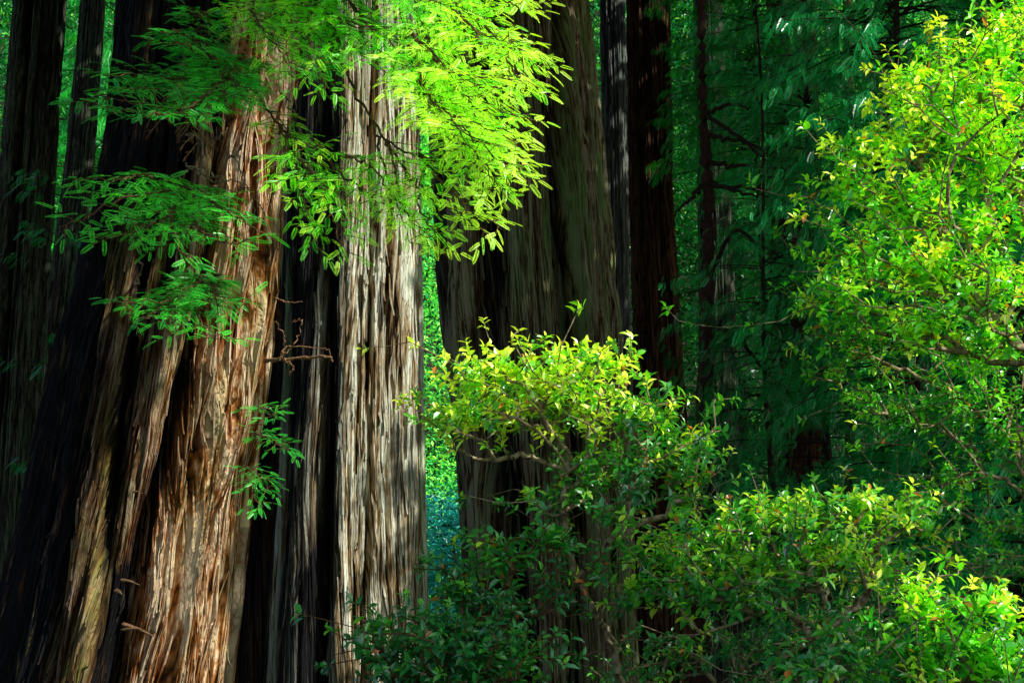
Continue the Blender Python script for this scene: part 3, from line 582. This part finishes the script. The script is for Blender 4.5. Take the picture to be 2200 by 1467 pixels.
def shrub(label, base, stems, blobs, mat, wood, leaf=0.085, name='broadleaf_shrub', cat='shrub', tint0=0.5, tsd=0.2, r0=0.0027, nleaf=(4, 9), group=None, orange=0.01, rmax=0.024, fill=1.0):
    t = thing(name, base, label, cat, group)
    roots = [(np.array(base, float), -1)]
    for st in stems:
        pts = smooth_path([at(*q) if len(q) == 3 else np.array(base) for q in st], max(8, 7 * len(st)), 0.012)
        d0 = [np.linalg.norm(r[0] - pts[0]) for r in roots]; prev = int(np.argmin(d0))
        for q in pts: roots.append((q, prev)); prev = len(roots) - 1
    P = []; TN = []; blobs = [(b[0], b[1], b[2], b[3], b[4], b[5], int(b[6] * fill), b[7]) for b in blobs]
    for (px, py, d, rx, ry, rd, n, dt) in blobs:
        v = nrm(rng.normal(size=(n, 3))) * (rng.random((n, 1)) ** 0.6) * np.exp(rng.normal(size=(n, 1)) * 0.42) * 1.18; c = at(px, py, d)
        P.append(c + v * np.array([rx * mpp(d), rd, ry * mpp(d)])); TN += [dt] * n
    P = np.concatenate(P)
    dtc = [(at(b[0], b[1], b[2]), b[7]) for b in blobs]
    NA, par, ends = grow(roots, P)
    n = len(NA); cnt = np.zeros(n)
    cnt[ends] = 1
    for i in range(n - 1, 0, -1):
        if par[i] >= 0: cnt[par[i]] += cnt[i]
    rad = np.minimum(r0 * np.maximum(cnt, 0.4) ** 0.46, rmax)
    wd = MB(); i = np.arange(n)[par >= 0]
    frusta(wd, NA[par[i]], NA[i], np.minimum(rad[par[i]], rad[i] * 1.5), rad[i], 5)
    wd.build('stem', wood, t, True)
    mb = MB(); O = []; X = []; Nn = []; S = []; T = []
    cent = np.array([c for c, _ in dtc]); dts = np.array([b for _, b in dtc])
    for e in ends:
        p = NA[e]; dr = nrm(p - NA[par[e]]); dr = nrm(dr + np.array([0, -0.15, 0.35]) + rng.normal(size=3) * 0.25)
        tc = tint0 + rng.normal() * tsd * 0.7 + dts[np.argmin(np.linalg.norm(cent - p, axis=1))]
        k = rng.integers(*nleaf); ph = rng.random() * 6.28; Xd, Yd, Zd = frames(dr[None]); Yd = Yd[0]; Zd = Zd[0]
        for q in range(k):
            a = ph + q * 2.4; f = q / k; rdl = Yd * cos(a) + Zd * sin(a)
            ld = nrm(rdl * (1.0 - 0.35 * f) + dr * (0.25 + 0.6 * f) + np.array([0, 0, -0.12]) + rng.normal(size=3) * 0.15)
            O.append(p - dr * (1 - f) * leaf * 0.9); X.append(ld); Nn.append(nrm(dr * 0.6 + np.array([0.38, -0.22, 0.6]) + rng.normal(size=3) * 0.3)); S.append(leaf * rng.choice((0.6, 0.85, 1.0, 1.2)) * rng.uniform(0.8, 1.15) * (1 - 0.25 * f))
            T.append(1.0 if rng.random() < orange else min(0.94, max(0, tc + f * 0.15 + rng.normal() * 0.09)))
    X = np.array(X); X, Y, Z = frames(X, np.array(Nn)); S = np.array(S)
    S3 = np.stack([S, S * rng.uniform(0.8, 1.25, len(S)), S * rng.uniform(0.5, 2.0, len(S))], 1)
    mb.inst(LF[0], LF[1], np.array(O), X, Y, Z, S3, np.array(T)); mb.build('foliage', mat, t)
    return t

B = lambda px, py, d: tuple(at(px, py, d)[:2]) + (0.0,)
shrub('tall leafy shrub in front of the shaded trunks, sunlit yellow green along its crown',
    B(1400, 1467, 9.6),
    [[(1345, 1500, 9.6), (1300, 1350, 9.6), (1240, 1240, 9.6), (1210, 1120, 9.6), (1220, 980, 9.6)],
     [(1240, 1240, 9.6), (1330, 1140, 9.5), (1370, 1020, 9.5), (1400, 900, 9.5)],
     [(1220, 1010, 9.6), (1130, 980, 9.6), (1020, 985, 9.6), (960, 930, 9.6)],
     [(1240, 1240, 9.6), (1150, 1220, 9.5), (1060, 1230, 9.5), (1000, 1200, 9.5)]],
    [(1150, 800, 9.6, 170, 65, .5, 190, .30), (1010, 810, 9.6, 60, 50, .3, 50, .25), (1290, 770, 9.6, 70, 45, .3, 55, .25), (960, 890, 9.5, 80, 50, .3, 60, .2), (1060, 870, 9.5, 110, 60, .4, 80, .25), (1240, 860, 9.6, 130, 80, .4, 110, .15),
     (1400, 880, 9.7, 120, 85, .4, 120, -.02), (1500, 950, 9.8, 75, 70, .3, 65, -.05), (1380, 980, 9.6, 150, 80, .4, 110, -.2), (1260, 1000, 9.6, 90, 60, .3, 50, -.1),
     (1480, 1040, 9.8, 70, 50, .3, 35, -.1), (1180, 1060, 9.6, 120, 40, .3, 30, -.15), (1330, 1080, 9.6, 110, 50, .3, 45, -.3)],  # crown tinted brighter, underside darker: light and shade put into the tint
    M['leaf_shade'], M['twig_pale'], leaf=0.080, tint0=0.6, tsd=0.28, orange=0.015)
shrub('low dark leafy shrub at the foot of the shaded trunk, under the tall sunlit shrub',
    B(1040, 1467, 9.0),
    [[(1100, 1500, 9), (1060, 1400, 9), (1080, 1300, 9), (1100, 1200, 9)]],
    [(1080, 1190, 9.1, 120, 60, .3, 90, .02), (1180, 1150, 9.1, 90, 40, .3, 40, .0), (980, 1260, 9, 80, 60, .3, 60, -.1), (1100, 1300, 9, 110, 50, .3, 30, -.15), (1220, 1260, 9.1, 60, 60, .3, 20, -.1)],
    M['leaf_shade'], M['twig'], leaf=0.078, tint0=0.36)
shrub('blue green shrub along the bottom edge before the pale trunk',
    B(960, 1467, 8.4),
    [[(960, 1500, 8.4), (950, 1420, 8.4), (900, 1370, 8.4)], [(960, 1500, 8.4), (1080, 1430, 8.4)]],
    [(930, 1380, 8.4, 170, 75, .4, 150, -.02), (1090, 1400, 8.4, 110, 80, .4, 90, -.02), (810, 1350, 8.5, 60, 40, .25, 25, .1), (840, 1430, 8.4, 100, 50, .3, 50, -.1), (1000, 1330, 8.5, 90, 40, .3, 30, -.05), (990, 1440, 8.3, 160, 40, .3, 60, -.05)],
    M['leaf_shade'], M['twig'], leaf=0.075, tint0=0.28)
shrub('wide green shrub right of bottom centre with tangled bare pale stems beneath its leaves',
    B(1800, 1467, 9.0),
    [[(1800, 1500, 9), (1780, 1350, 9), (1770, 1250, 9), (1775, 1150, 9)], [(1780, 1350, 9), (1860, 1270, 9), (1880, 1180, 9)], [(1770, 1270, 9), (1680, 1260, 9), (1560, 1230, 9), (1500, 1180, 9)],
     [(1780, 1400, 9), (1700, 1320, 9), (1620, 1220, 9)], [(1880, 1180, 9), (1960, 1130, 9), (2050, 1085, 9), (2200, 1110, 9)]],
    [(1560, 1120, 9.2, 110, 55, .4, 80, .0), (1700, 1090, 9.2, 110, 45, .4, 100, .08), (1850, 1080, 9.2, 110, 45, .4, 100, .12), (1960, 1110, 9.2, 70, 50, .3, 55, .12), (1440, 1190, 9.2, 110, 70, .4, 110, .05),
     (1600, 1200, 9.1, 140, 70, .4, 130, .03), (1790, 1180, 9.0, 150, 55, .4, 140, .15), (1500, 1270, 9.0, 120, 50, .4, 70, -.05), (1700, 1240, 9.0, 80, 40, .3, 30, -.1), (1350, 1260, 9.2, 60, 60, .3, 30, -.1), (1630, 1290, 9, 80, 40, .3, 25, -.2)],
    M['leaf_shade'], M['twig_pale'], leaf=0.078, tint0=0.56, tsd=0.27, orange=0.015)
shrub('bright leafy shrub in the lower right corner with white glints',
    B(2050, 1467, 8.2),
    [[(2060, 1500, 8.2), (2030, 1400, 8.2), (1990, 1330, 8.2)], [(2060, 1500, 8.2), (2130, 1400, 8.2), (2180, 1330, 8.2)]],
    [(1990, 1290, 8.2, 90, 60, .3, 90, .25), (2140, 1290, 8.2, 80, 35, .3, 60, .3), (2080, 1370, 8.2, 130, 60, .3, 120, .15), (1930, 1400, 8.3, 80, 50, .3, 40, .0), (2150, 1430, 8.1, 100, 50, .3, 90, .15), (2000, 1440, 8.2, 90, 40, .3, 50, .05)],
    M['leaf_sun'], M['twig_pale'], leaf=0.08, tint0=0.32, tsd=.3)
shrub('small glossy dark leaved sapling at the bottom edge left of the bright corner shrub',
    B(1770, 1467, 7.6),
    [[(1770, 1500, 7.6), (1760, 1420, 7.6), (1740, 1330, 7.6)], [(1770, 1500, 7.6), (1810, 1400, 7.6), (1830, 1340, 7.6)]],
    [(1780, 1370, 7.6, 80, 60, .25, 40, .1), (1740, 1430, 7.5, 60, 40, .2, 22, 0), (1850, 1420, 7.6, 60, 40, .2, 22, .0)],
    M['leaf_shade'], M['twig_pale'], leaf=0.085, tint0=0.4)
# the bright tree at right
shrub('bright yellow green broadleaf tree filling the upper right with thin bent limbs',
    B(2260, 1467, 10.2),
    [[(2330, 1300, 10.2), (2260, 900, 10.2), (2190, 740, 10.2), (2100, 640, 10.2), (2050, 560, 10.2), (2010, 470, 10.2), (1975, 350, 10.2), (1990, 260, 10.2)],
     [(1985, 380, 10.2), (1920, 300, 10.2), (1900, 200, 10.2)], [(2010, 470, 10.2), (1920, 430, 10.2), (1850, 460, 10.2)],
     [(2190, 740, 10.2), (2080, 660, 10.2), (1950, 620, 10.2), (1860, 600, 10.2)]],
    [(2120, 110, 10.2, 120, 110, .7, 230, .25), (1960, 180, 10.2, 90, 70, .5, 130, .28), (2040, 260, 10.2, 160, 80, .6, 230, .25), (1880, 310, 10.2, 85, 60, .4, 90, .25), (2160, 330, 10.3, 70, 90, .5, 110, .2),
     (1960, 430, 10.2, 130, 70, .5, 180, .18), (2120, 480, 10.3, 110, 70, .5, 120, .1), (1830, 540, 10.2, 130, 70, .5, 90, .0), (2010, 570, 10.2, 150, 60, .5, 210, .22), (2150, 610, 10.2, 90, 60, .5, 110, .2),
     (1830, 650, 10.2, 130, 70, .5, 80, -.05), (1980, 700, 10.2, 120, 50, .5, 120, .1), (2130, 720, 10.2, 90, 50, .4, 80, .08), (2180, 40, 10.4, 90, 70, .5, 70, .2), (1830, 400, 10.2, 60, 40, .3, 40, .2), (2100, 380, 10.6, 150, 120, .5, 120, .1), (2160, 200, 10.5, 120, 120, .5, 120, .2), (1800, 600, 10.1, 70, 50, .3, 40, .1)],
    M['leaf_sun'], M['twig_pale'], leaf=0.085, name='broadleaf_tree', cat='tree', tint0=0.44, tsd=0.36, orange=0.02, rmax=0.026, fill=1.0, nleaf=(4, 9))
shrub('loose green broadleaf sapling with long pale arching twigs at the middle of the right edge',
    B(2300, 1467, 11.5),
    [[(2300, 1400, 11.5), (2210, 1080, 11.5), (2100, 1020, 11.5), (2000, 1050, 11.5)], [(2210, 1080, 11.5), (2180, 950, 11.5), (2070, 870, 11.5), (2030, 780, 11.5)], [(2180, 950, 11.5), (2110, 950, 11.5), (2040, 980, 11.5)], [(2180, 950, 11.5), (2050, 850, 11.4), (1900, 780, 11.4), (1780, 740, 11.4)]],
    [(2080, 850, 11.5, 170, 80, .6, 170, .05), (1960, 880, 11.5, 120, 60, .5, 90, .0), (2160, 930, 11.5, 90, 80, .5, 80, .05), (1860, 850, 11.4, 90, 60, .5, 40, .12), (2100, 770, 11.5, 150, 60, .5, 120, .12), (1860, 720, 11.4, 110, 60, .5, 80, .1), (2040, 1020, 11.5, 130, 70, .5, 70, .05), (2150, 1130, 11.5, 90, 80, .5, 60, .05), (1760, 640, 11.3, 70, 60, .4, 30, .1), (1790, 780, 11.3, 80, 60, .4, 25, .05)],
    M['leaf_sun'], M['twig_pale'], leaf=0.075, name='broadleaf_sapling', cat='tree', tint0=0.26, tsd=.3, rmax=0.018, nleaf=(4, 8))
shrub('low tangled green shrub along the bottom edge behind the small glossy sapling',
    B(1560, 1467, 10.8),
    [[(1560, 1500, 10.8), (1500, 1420, 10.8), (1400, 1380, 10.8)], [(1560, 1500, 10.8), (1700, 1400, 10.8), (1850, 1330, 10.8)], [(1560, 1500, 10.8), (1640, 1380, 10.8), (1600, 1300, 10.8)]],
    [(1450, 1400, 10.8, 130, 60, .5, 70, -.05), (1620, 1380, 10.8, 150, 80, .5, 90, -.05), (1850, 1330, 10.8, 150, 90, .5, 150, .05), (1960, 1230, 10.8, 130, 70, .5, 90, .05), (1700, 1450, 10.8, 160, 40, .5, 70, -.05), (1330, 1440, 10.8, 90, 40, .4, 30, -.1), (2120, 1210, 10.8, 110, 60, .5, 60, .1)],
    M['leaf_shade'], M['twig_pale'], leaf=0.066, tint0=0.36, tsd=.25)

# ------------------------------------------------------------------ understory conifers with drooping blue green sprays
def conifer(label, px, d, rng_py, n, mat, trunk_r=0.09, spread=2.2, tint0=0.4, group=None, name='understory_redwood', tl=(0.25, 0.5), bias=0.5, wood='twig_dark', droop=0.5, lean=0.0, per=9, front=None, barky=None):
    b = at(px, 1467, d); t = thing(name, (b[0], d, 0), label, 'tree', group)
    ztop = at(px, rng_py[0], d)[2]; zbot = at(px, rng_py[1], d)[2]
    wt = MB(); H = ztop + 3
    pts = np.array([[b[0] + lean * q * H + 0.05 * sin(q * 9), d, q * H] for q in np.linspace(0, 1, 24)])
    tube(wt, pts, trunk_r, trunk_r * 0.35, 12, jitter=0.05); wt.build('trunk', M[wood], t, True)
    wb = MB(); mb = MB(); A = []; Bq = []; Rr = []; O = []; D = []; Nn = []; S = []; T = []
    for i in range(n):
        z = zbot + (ztop - zbot) * rng.random(); az = rng.random() * 2 * pi
        if front is not None: az = front[0] + rng.normal() * front[1]
        L = spread * rng.uniform(0.5, 1.1); o0 = np.array([b[0] + lean * z, d, z]); dr = np.array([cos(az), sin(az), rng.uniform(-0.05, 0.4)])
        k = int(L / 0.16) + 2; p = o0.copy(); dd = dr.copy(); c0 = tint0 + rng.normal() * 0.15
        for j in range(k):
            dd = nrm(dd + np.array([0, 0, -0.035 * droop * 2]) + rng.normal(size=3) * 0.04); q = p + dd * L / k
            A.append(p); Bq.append(q); Rr.append(0.02 * trunk_r / 0.09 * (1 - 0.8 * j / k)); p = q
            if j > k * 0.25:
                for s_ in range(per // 3):
                    sd = np.cross(dd, [0, 0, 1]) * (1 if (s_ + j) % 2 else -1)
                    O.append(q + rng.normal(size=3) * 0.05); D.append(nrm(dd * 0.6 + sd * rng.uniform(0.2, 1) + np.array([0, 0, -droop * rng.uniform(0.3, 1.6)])))
                    Nn.append(nrm(np.array([0, -0.2, 1.0]) + rng.normal(size=3) * 0.5)); S.append(rng.uniform(*tl)); T.append(c0 + rng.normal() * 0.15)
    frusta(wb, np.array(A), np.array(Bq), np.array(Rr), np.array(Rr) * 0.9, 4); wb.build('branch', M[wood], t)
    X, Y, Z = frames(np.array(D), np.array(Nn)); mb.inst(TWF[0], TWF[1], np.array(O), X, Y, Z, np.array(S), np.clip(T, 0, 1)); mb.build('foliage', mat, t)
    return t
GU = 'young redwoods in the shade on the right'
conifer('young redwood with drooping teal sprays behind the bright leafy tree', 2020, 15.0, (-100, 1467), 260, M['needle_blue'], 0.07, 1.8, 0.5, GU, droop=0.8, tl=(.09, .19), per=21)
conifer('young redwood of blue green sprays at the right edge', 2260, 14.0, (300, 1500), 160, M['needle_blue'], 0.07, 2.2, 0.6, GU, droop=0.8, tl=(.09, .18), per=21)
conifer('dark young redwood whose sprays spread before the thick veiled trunk', 1800, 18.0, (-150, 1400), 210, M['needle_blue'], 0.06, 1.8, 0.5, GU, droop=0.7, tl=(.08, .17), per=24)
t2 = conifer('young redwood with green sprays crowding the top edge right of the black trunk', 1680, 24.0, (-200, 420), 170, M['needle_shade'], 0.07, 1.9, 0.3, GU, droop=0.6, tl=(0.10, 0.22), per=21)
# thin tree with bare side limbs
t = thing('understory_redwood', (at(1520, 1467, 17)[0], 17, 0), 'thin dead limbed young tree with bare curving side branches before the dim trunk', 'tree', GU)
w = MB(); tube(w, smooth_path([np.array([at(1500, 1467, 17)[0], 17, 0.0])] + [at(x, y, 17) for x, y in ((1508, 1200), (1512, 900), (1522, 600), (1520, 400), (1510, 250), (1508, 100), (1505, -80))], 50, .01), 0.12, 0.05, 12, jitter=.012); w.build('trunk', woodmat('thin_bark', (0.02, 0.008, 0.005), (0.06, 0.022, 0.013)), t, True)
for q in ([(1515, 245), (1545, 232), (1580, 225), (1612, 235)], [(1520, 290), (1570, 300), (1620, 312), (1655, 335)], [(1520, 350), (1570, 354), (1620, 356), (1690, 365)], [(1515, 385), (1560, 400), (1625, 405), (1700, 440)], [(1520, 395), (1560, 405), (1600, 417), (1660, 420)], [(1510, 240), (1550, 270), (1620, 320), (1680, 380)], [(1520, 620), (1570, 500), (1640, 530), (1690, 560)], [(1510, 400), (1480, 430), (1450, 460)], [(1520, 700), (1580, 720), (1640, 790), (1700, 850)]):
    w = MB(); tube(w, smooth_path([at(a, b, 17.0 - 0.3 * i) for i, (a, b) in enumerate(q)], 18, .012), 0.034, 0.011, 7); w.build('branch', M['twig_dark'], t, True)
# bare wiry branches in the dark at right
conifer('dark redwood sapling low before the black trunk with thin sagging twigs', 1680, 16.0, (520, 1250), 90, M['needle_blue'], 0.04, 1.25, 0.2, GU, droop=0.9, tl=(.09, .18), per=15)
conifer('green young redwood glimpsed left behind the slim leaning trunk', 150, 44.0, (-200, 1300), 220, M['needle_shade'], 0.12, 3.6, 0.4, 'green trees in the left background', tl=(0.25, 0.5), droop=.6)
conifer('faint teal sprays of a sapling before the far left trunk', 60, 22.0, (350, 1000), 16, M['needle_blue'], 0.03, 1.2, 0.3, 'green trees in the left background', droop=.6, tl=(.12, .25))

# ------------------------------------------------------------------ background trees
DM = (np.array([(0, 0, 0), (0.5, 0.22, 0.05), (1, 0, -0.1), (0.5, -0.22, 0.05)]), [[0, 1, 2, 3]])
def bgtree(label, px, d, mat, w=4.5, n=9000, leaf=0.22, group='green trees in the background', trunk_r=0.45, tint0=0.5, zr=(0.5, 40), clump=0.9, bark_='bark_far', lowdark=0.6):
    b = at(px, 1467, d); gz = float(ground_z(np.array(b[0]), np.array(d))); t = thing('background_tree', (b[0], d, gz), label, 'tree', group)
    wt = MB(); H = gz + zr[1]
    tube(wt, [[b[0] + 0.2 * sin(q * 5), d, gz - 0.5 + q * (H - gz)] for q in np.linspace(0, 1, 16)], trunk_r, trunk_r * 0.4, 14, jitter=.04); wt.build('trunk', M['twig_dark'] if d < 50 else woodmat('hazy_bark', (.05, .05, .045), (.10, .10, .08), 6), t, True)
    nc = int(n / 60); z = gz + zr[0] + (zr[1] - zr[0]) * rng.random(nc); az = rng.random(nc) * 2 * pi
    f = (z - gz) / zr[1]; rr_ = w * (1.05 - 0.55 * f) * rng.random(nc) ** 0.6
    cc = np.stack([b[0] + rr_ * np.cos(az), d + rr_ * np.sin(az), z - 0.18 * rr_], 1)
    ct = tint0 + rng.normal(size=nc) * 0.25 - lowdark * np.exp(-(z - gz) / 5.0)  # lower clumps tinted darker, understory shade put into the colour
    idx = np.repeat(np.arange(nc), 60); P = cc[idx] + rng.normal(size=(len(idx), 3)) * np.array([clump, clump, clump * 0.33])
    D = nrm(rng.normal(size=(len(idx), 3)) * np.array([1, 1, 0.4]) + np.array([0, 0, -0.5])); Nn = nrm(rng.normal(size=(len(idx), 3)) * 0.7 + np.array([0, -0.3, 1]))
    X, Y, Z = frames(D, Nn); mb = MB(); mb.inst(DM[0], DM[1], P, X, Y, Z, leaf * rng.uniform(0.5, 1.3, len(idx)), np.clip(ct[idx] + rng.normal(size=len(idx)) * 0.12, 0, 1))
    # clump stalks tie every clump to the trunk
    wb = MB(); k = rng.choice(nc, min(nc, 90), replace=False); frusta(wb, np.stack([np.full(len(k), b[0]), np.full(len(k), d), cc[k, 2] + 0.3 * rr_[k] * 0.5], 1), cc[k], 0.06, 0.02, 4); wb.build('branch', M['twig_dark'], t)
    mb.build('crown', mat, t); return t
for a in (('sunny green tree seen through the gap between the pale and the shaded redwood', 1000, 44, M['gap_leaf'], 3.6, 34000, 0.15, 0.7),
          ('teal hazy bush tree low in the gap behind the pale redwood', 985, 40, M['gap_low'], 2.2, 11000, 0.16, 0.6),
          ('green tree at upper left behind the slim leaning trunk', 200, 56, M['far_leaf'], 5, 22000, 0.22, 0.25),
          ('dark green tree behind the far left trunk', 0, 50, M['far_dark'], 5, 18000, 0.22, 0.4),
          ('green tree behind the black straight trunk', 1420, 52, M['far_dark'], 5.0, 20000, 0.22, 0.35),
          ('mid green tree behind the thin limbed young tree', 1600, 50, M['far_leaf'], 3.6, 22000, 0.20, 0.25),
          ('bright speckled green tree behind the very thin black trunk', 1800, 52, M['far_leaf'], 4.5, 24000, 0.2, 0.4),
          ('green tree behind the bright leafy tree', 2020, 46, M['far_leaf'], 5, 22000, 0.2, 0.35),
          ('dark green tree at the far right edge', 2200, 40, M['far_dark'], 4.5, 20000, 0.2, 0.5)):
    lb, px, d, mt, w_, n_, lf_, tn = a
    zr = (0.2, 29) if 'low' not in lb else (0.0, 6.3)
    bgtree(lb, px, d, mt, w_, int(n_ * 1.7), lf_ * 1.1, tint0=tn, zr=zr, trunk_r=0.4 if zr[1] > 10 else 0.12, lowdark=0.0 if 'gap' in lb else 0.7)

# far wood as one mass on the hillside
n = 150000; X0 = rng.uniform(-60, 60, n // 60); Y0 = rng.uniform(62, 100, n // 60); Z0 = rng.uniform(0, 1, n // 60) ** 0.9 * 62
gz = ground_z(X0, Y0); cc = np.stack([X0, Y0, gz + Z0 * 0.8], 1); idx = np.repeat(np.arange(len(cc)), 60)
P = cc[idx] + rng.normal(size=(len(idx), 3)) * np.array([2.2, 2.0, 0.8]); D = nrm(rng.normal(size=P.shape) + np.array([0, 0, -0.4])); Nn = nrm(rng.normal(size=P.shape) * 0.7 + np.array([0, -0.4, 1]))
X, Y, Z = frames(D, Nn); mb = MB(); ct = 0.45 + rng.normal(size=len(cc)) * 0.25
mb.inst(DM[0], DM[1], P, X, Y, Z, 0.55 * rng.uniform(0.5, 1.4, len(idx)), np.clip(ct[idx] + rng.normal(size=len(idx)) * 0.1, 0, 1))
tag(mb.build('distant_wood', M['far_leaf']), 'hazy green far wood showing in every gap between the trunks', 'forest', kind='stuff')

# ground
gx = np.concatenate([np.linspace(-400, -60, 20), np.linspace(-58, 58, 140), np.linspace(60, 400, 20)]); gy = np.concatenate([np.linspace(-200, -20, 16), np.linspace(-18, 120, 160), np.linspace(125, 420, 16)])
GX, GY = np.meshgrid(gx, gy); GZ = ground_z(GX, np.minimum(GY, 130)); nx = len(gx); j = np.arange(len(gy) - 1)[:, None]; i = np.arange(nx - 1)[None]
L = np.stack([j * nx + i, j * nx + i + 1, (j + 1) * nx + i + 1, (j + 1) * nx + i], -1)
o = mesh('forest_floor', np.stack([GX, GY, GZ], -1).reshape(-1, 3), L.ravel(), np.full(L.shape[0] * L.shape[1], 4), M['floor'], smooth=True); o['kind'] = 'structure'

# ------------------------------------------------------------------ unseen foliage added overhead, with gaps cut to aim the sun
LIT = [  # (from, to, radius)
    (at(585, 120, 13.2), at(545, 700, 13.2), 0.30), (at(545, 700, 13.2), at(440, 1467, 13.0), 0.5), (at(330, 1000, 12.6), at(300, 1467, 12.5), 0.42), (at(345, 980, 12.6), at(320, 1200, 12.6), 0.35), (at(380, 800, 12.8), at(350, 1000, 12.7), 0.15),
    (at(850, -60, 17), at(845, 1300, 17), 0.72), (at(890, -60, 17), at(890, 1200, 17), 0.5),
    (at(960, 20, 9.6), at(1160, 380, 9), 0.6), (at(1000, 0, 9.8), at(1130, 200, 9.2), 0.6), (at(900, 420, 9.4), at(1050, 500, 9.2), 0.32), (at(820, 80, 9.8), at(900, 120, 9.8), 0.14),
    (at(640, 340, 10), at(740, 520, 9.4), 0.26), (at(800, 440, 9.4), at(880, 520, 9.4), 0.15), (at(430, 60, 9), at(300, 80, 9), 0.12), (at(250, 400, 8.8), at(420, 540, 8.8), 0.22), (at(360, 690, 9), at(470, 710, 9), 0.2), (at(400, 590, 8.8), at(450, 610, 8.8), 0.10),
    (at(990, 800, 9.6), at(1290, 800, 9.6), 0.45), (at(1060, 880, 9.5), at(1180, 880, 9.5), 0.22), (at(930, 890, 9.5), at(980, 890, 9.5), 0.18),
    (at(1900, 120, 10.2), at(2200, 100, 10.2), 0.9), (at(1880, 320, 10.2), at(2200, 330, 10.2), 0.65), (at(1880, 560, 10.2), at(2200, 600, 10.2), 0.55), (at(1850, 440, 10.2), at(2200, 450, 10.2), 0.6),
    (at(1860, 650, 10.2), at(2000, 680, 10.2), 0.15), (at(1970, 1280, 8.2), at(2010, 1310, 8.2), 0.3), (at(2140, 1290, 8.2), at(2160, 1300, 8.2), 0.16), (at(2080, 1420, 8.2), at(2180, 1400, 8.2), 0.12),
    (at(1800, 1120, 9.0), at(1900, 1150, 9.0), 0.26), (at(1620, 1180, 9.1), at(1700, 1150, 9.1), 0.12), (at(1480, 1180, 9.2), at(1560, 1190, 9.2), 0.16), (at(1780, 1080, 9.2), at(1950, 1080, 9.2), 0.12), (at(1500, 950, 9.8), at(1530, 960, 9.8), 0.12), (at(1400, 850, 9.7), at(1410, 880, 9.7), 0.1),
    (at(2060, 800, 11.5), at(2180, 860, 11.5), 0.4), (at(1840, 730, 11.4), at(1900, 740, 11.4), 0.15), (at(2000, 1010, 11.5), at(2040, 1020, 11.5), 0.15), (at(1860, 1290, 10.8), at(1900, 1300, 10.8), 0.15), (at(1325, 220, 32), at(1325, 360, 32), 0.35), (at(960, -100, 41), at(930, 1000, 41), 4.0), (at(1560, 50, 45), at(1850, 550, 45), 4.0), (at(2020, 300, 44), at(2100, 400, 44), 3.0), (at(180, 0, 44), at(140, 700, 44), 1.6),
    (at(2010, 500, 15), at(2060, 1000, 15), 0.25),
]
n = 100000
cx_ = rng.uniform(-16, 52, n); cy_ = rng.uniform(-6, 34, n); cz_ = np.maximum(15.5, 0.62 * cy_ + 3.5) + rng.uniform(0, 4.0, n)
P = np.stack([cx_, cy_, cz_], 1); keep = np.ones(n, bool)
for a, b, r in LIT:
    k = max(2, int(np.linalg.norm(b - a) / 0.25)); rj = r * (1 + 0.25 * rng.normal(size=n))
    for q in np.linspace(0, 1, k):
        keep &= np.linalg.norm(np.cross(P - (a + (b - a) * q), SUN), axis=1) > rj + 0.10
P = P[keep]; D = nrm(rng.normal(size=P.shape) * np.array([1, 1, 0.5]) + np.array([0, 0, -0.2])); X, Y, Z = frames(D, nrm(rng.normal(size=P.shape) * 0.45 + SUN))
mb = MB(); CM = (np.array([(-.5, 0, 0), (0, 0.32, 0.05), (.5, 0, -0.05), (0, -0.32, 0.05)]), [[0, 1, 2, 3]])
mb.inst(CM[0], CM[1], P, X, Y, Z, rng.uniform(0.4, 0.75, len(P)), rng.random(len(P)))
tag(mb.build('added_canopy', M['sun_blocker']), 'unseen foliage added above the view, gapped to place sun and shade', 'sun_blocker', kind='stuff')

# ------------------------------------------------------------------ light and camera
wld = bpy.data.worlds.new('World'); bpy.context.scene.world = wld; wld.use_nodes = True
nt = wld.node_tree; bg = nt.nodes['Background']; sky = nt.nodes.new('ShaderNodeTexSky'); sky.sky_type = 'NISHITA'; sky.sun_disc = False
el = math.asin(SUN[2]); sky.sun_elevation = el; sky.sun_rotation = math.atan2(SUN[0], SUN[1])
nt.links.new(sky.outputs[0], bg.inputs[0]); bg.inputs[1].default_value = 0.15
sd = bpy.data.lights.new('sun', 'SUN'); sd.energy = 5.0; sd.angle = radians(0.5); sd.color = (1.0, 0.97, 0.91)
so = bpy.data.objects.new('sun', sd); C.objects.link(so); so.location = (20, -10, 30)
import mathutils
so.rotation_euler = mathutils.Vector((-SUN).tolist()).to_track_quat('-Z', 'Y').to_euler()
cd = bpy.data.cameras.new('camera'); cd.lens = 50; cd.sensor_width = 36; cd.clip_end = 2000; cd.clip_start = 0.1
co = bpy.data.objects.new('camera', cd); C.objects.link(co); co.location = (0, 0, CAMZ); co.rotation_euler = (radians(90) + PITCH, 0, 0)
S = bpy.context.scene; S.camera = co
S.view_settings.view_transform = 'Standard'; S.view_settings.look = 'None'; S.view_settings.exposure = 0
S.cycles.max_bounces = 6; S.cycles.diffuse_bounces = 3; S.cycles.transmission_bounces = 3; S.cycles.sample_clamp_indirect = 4
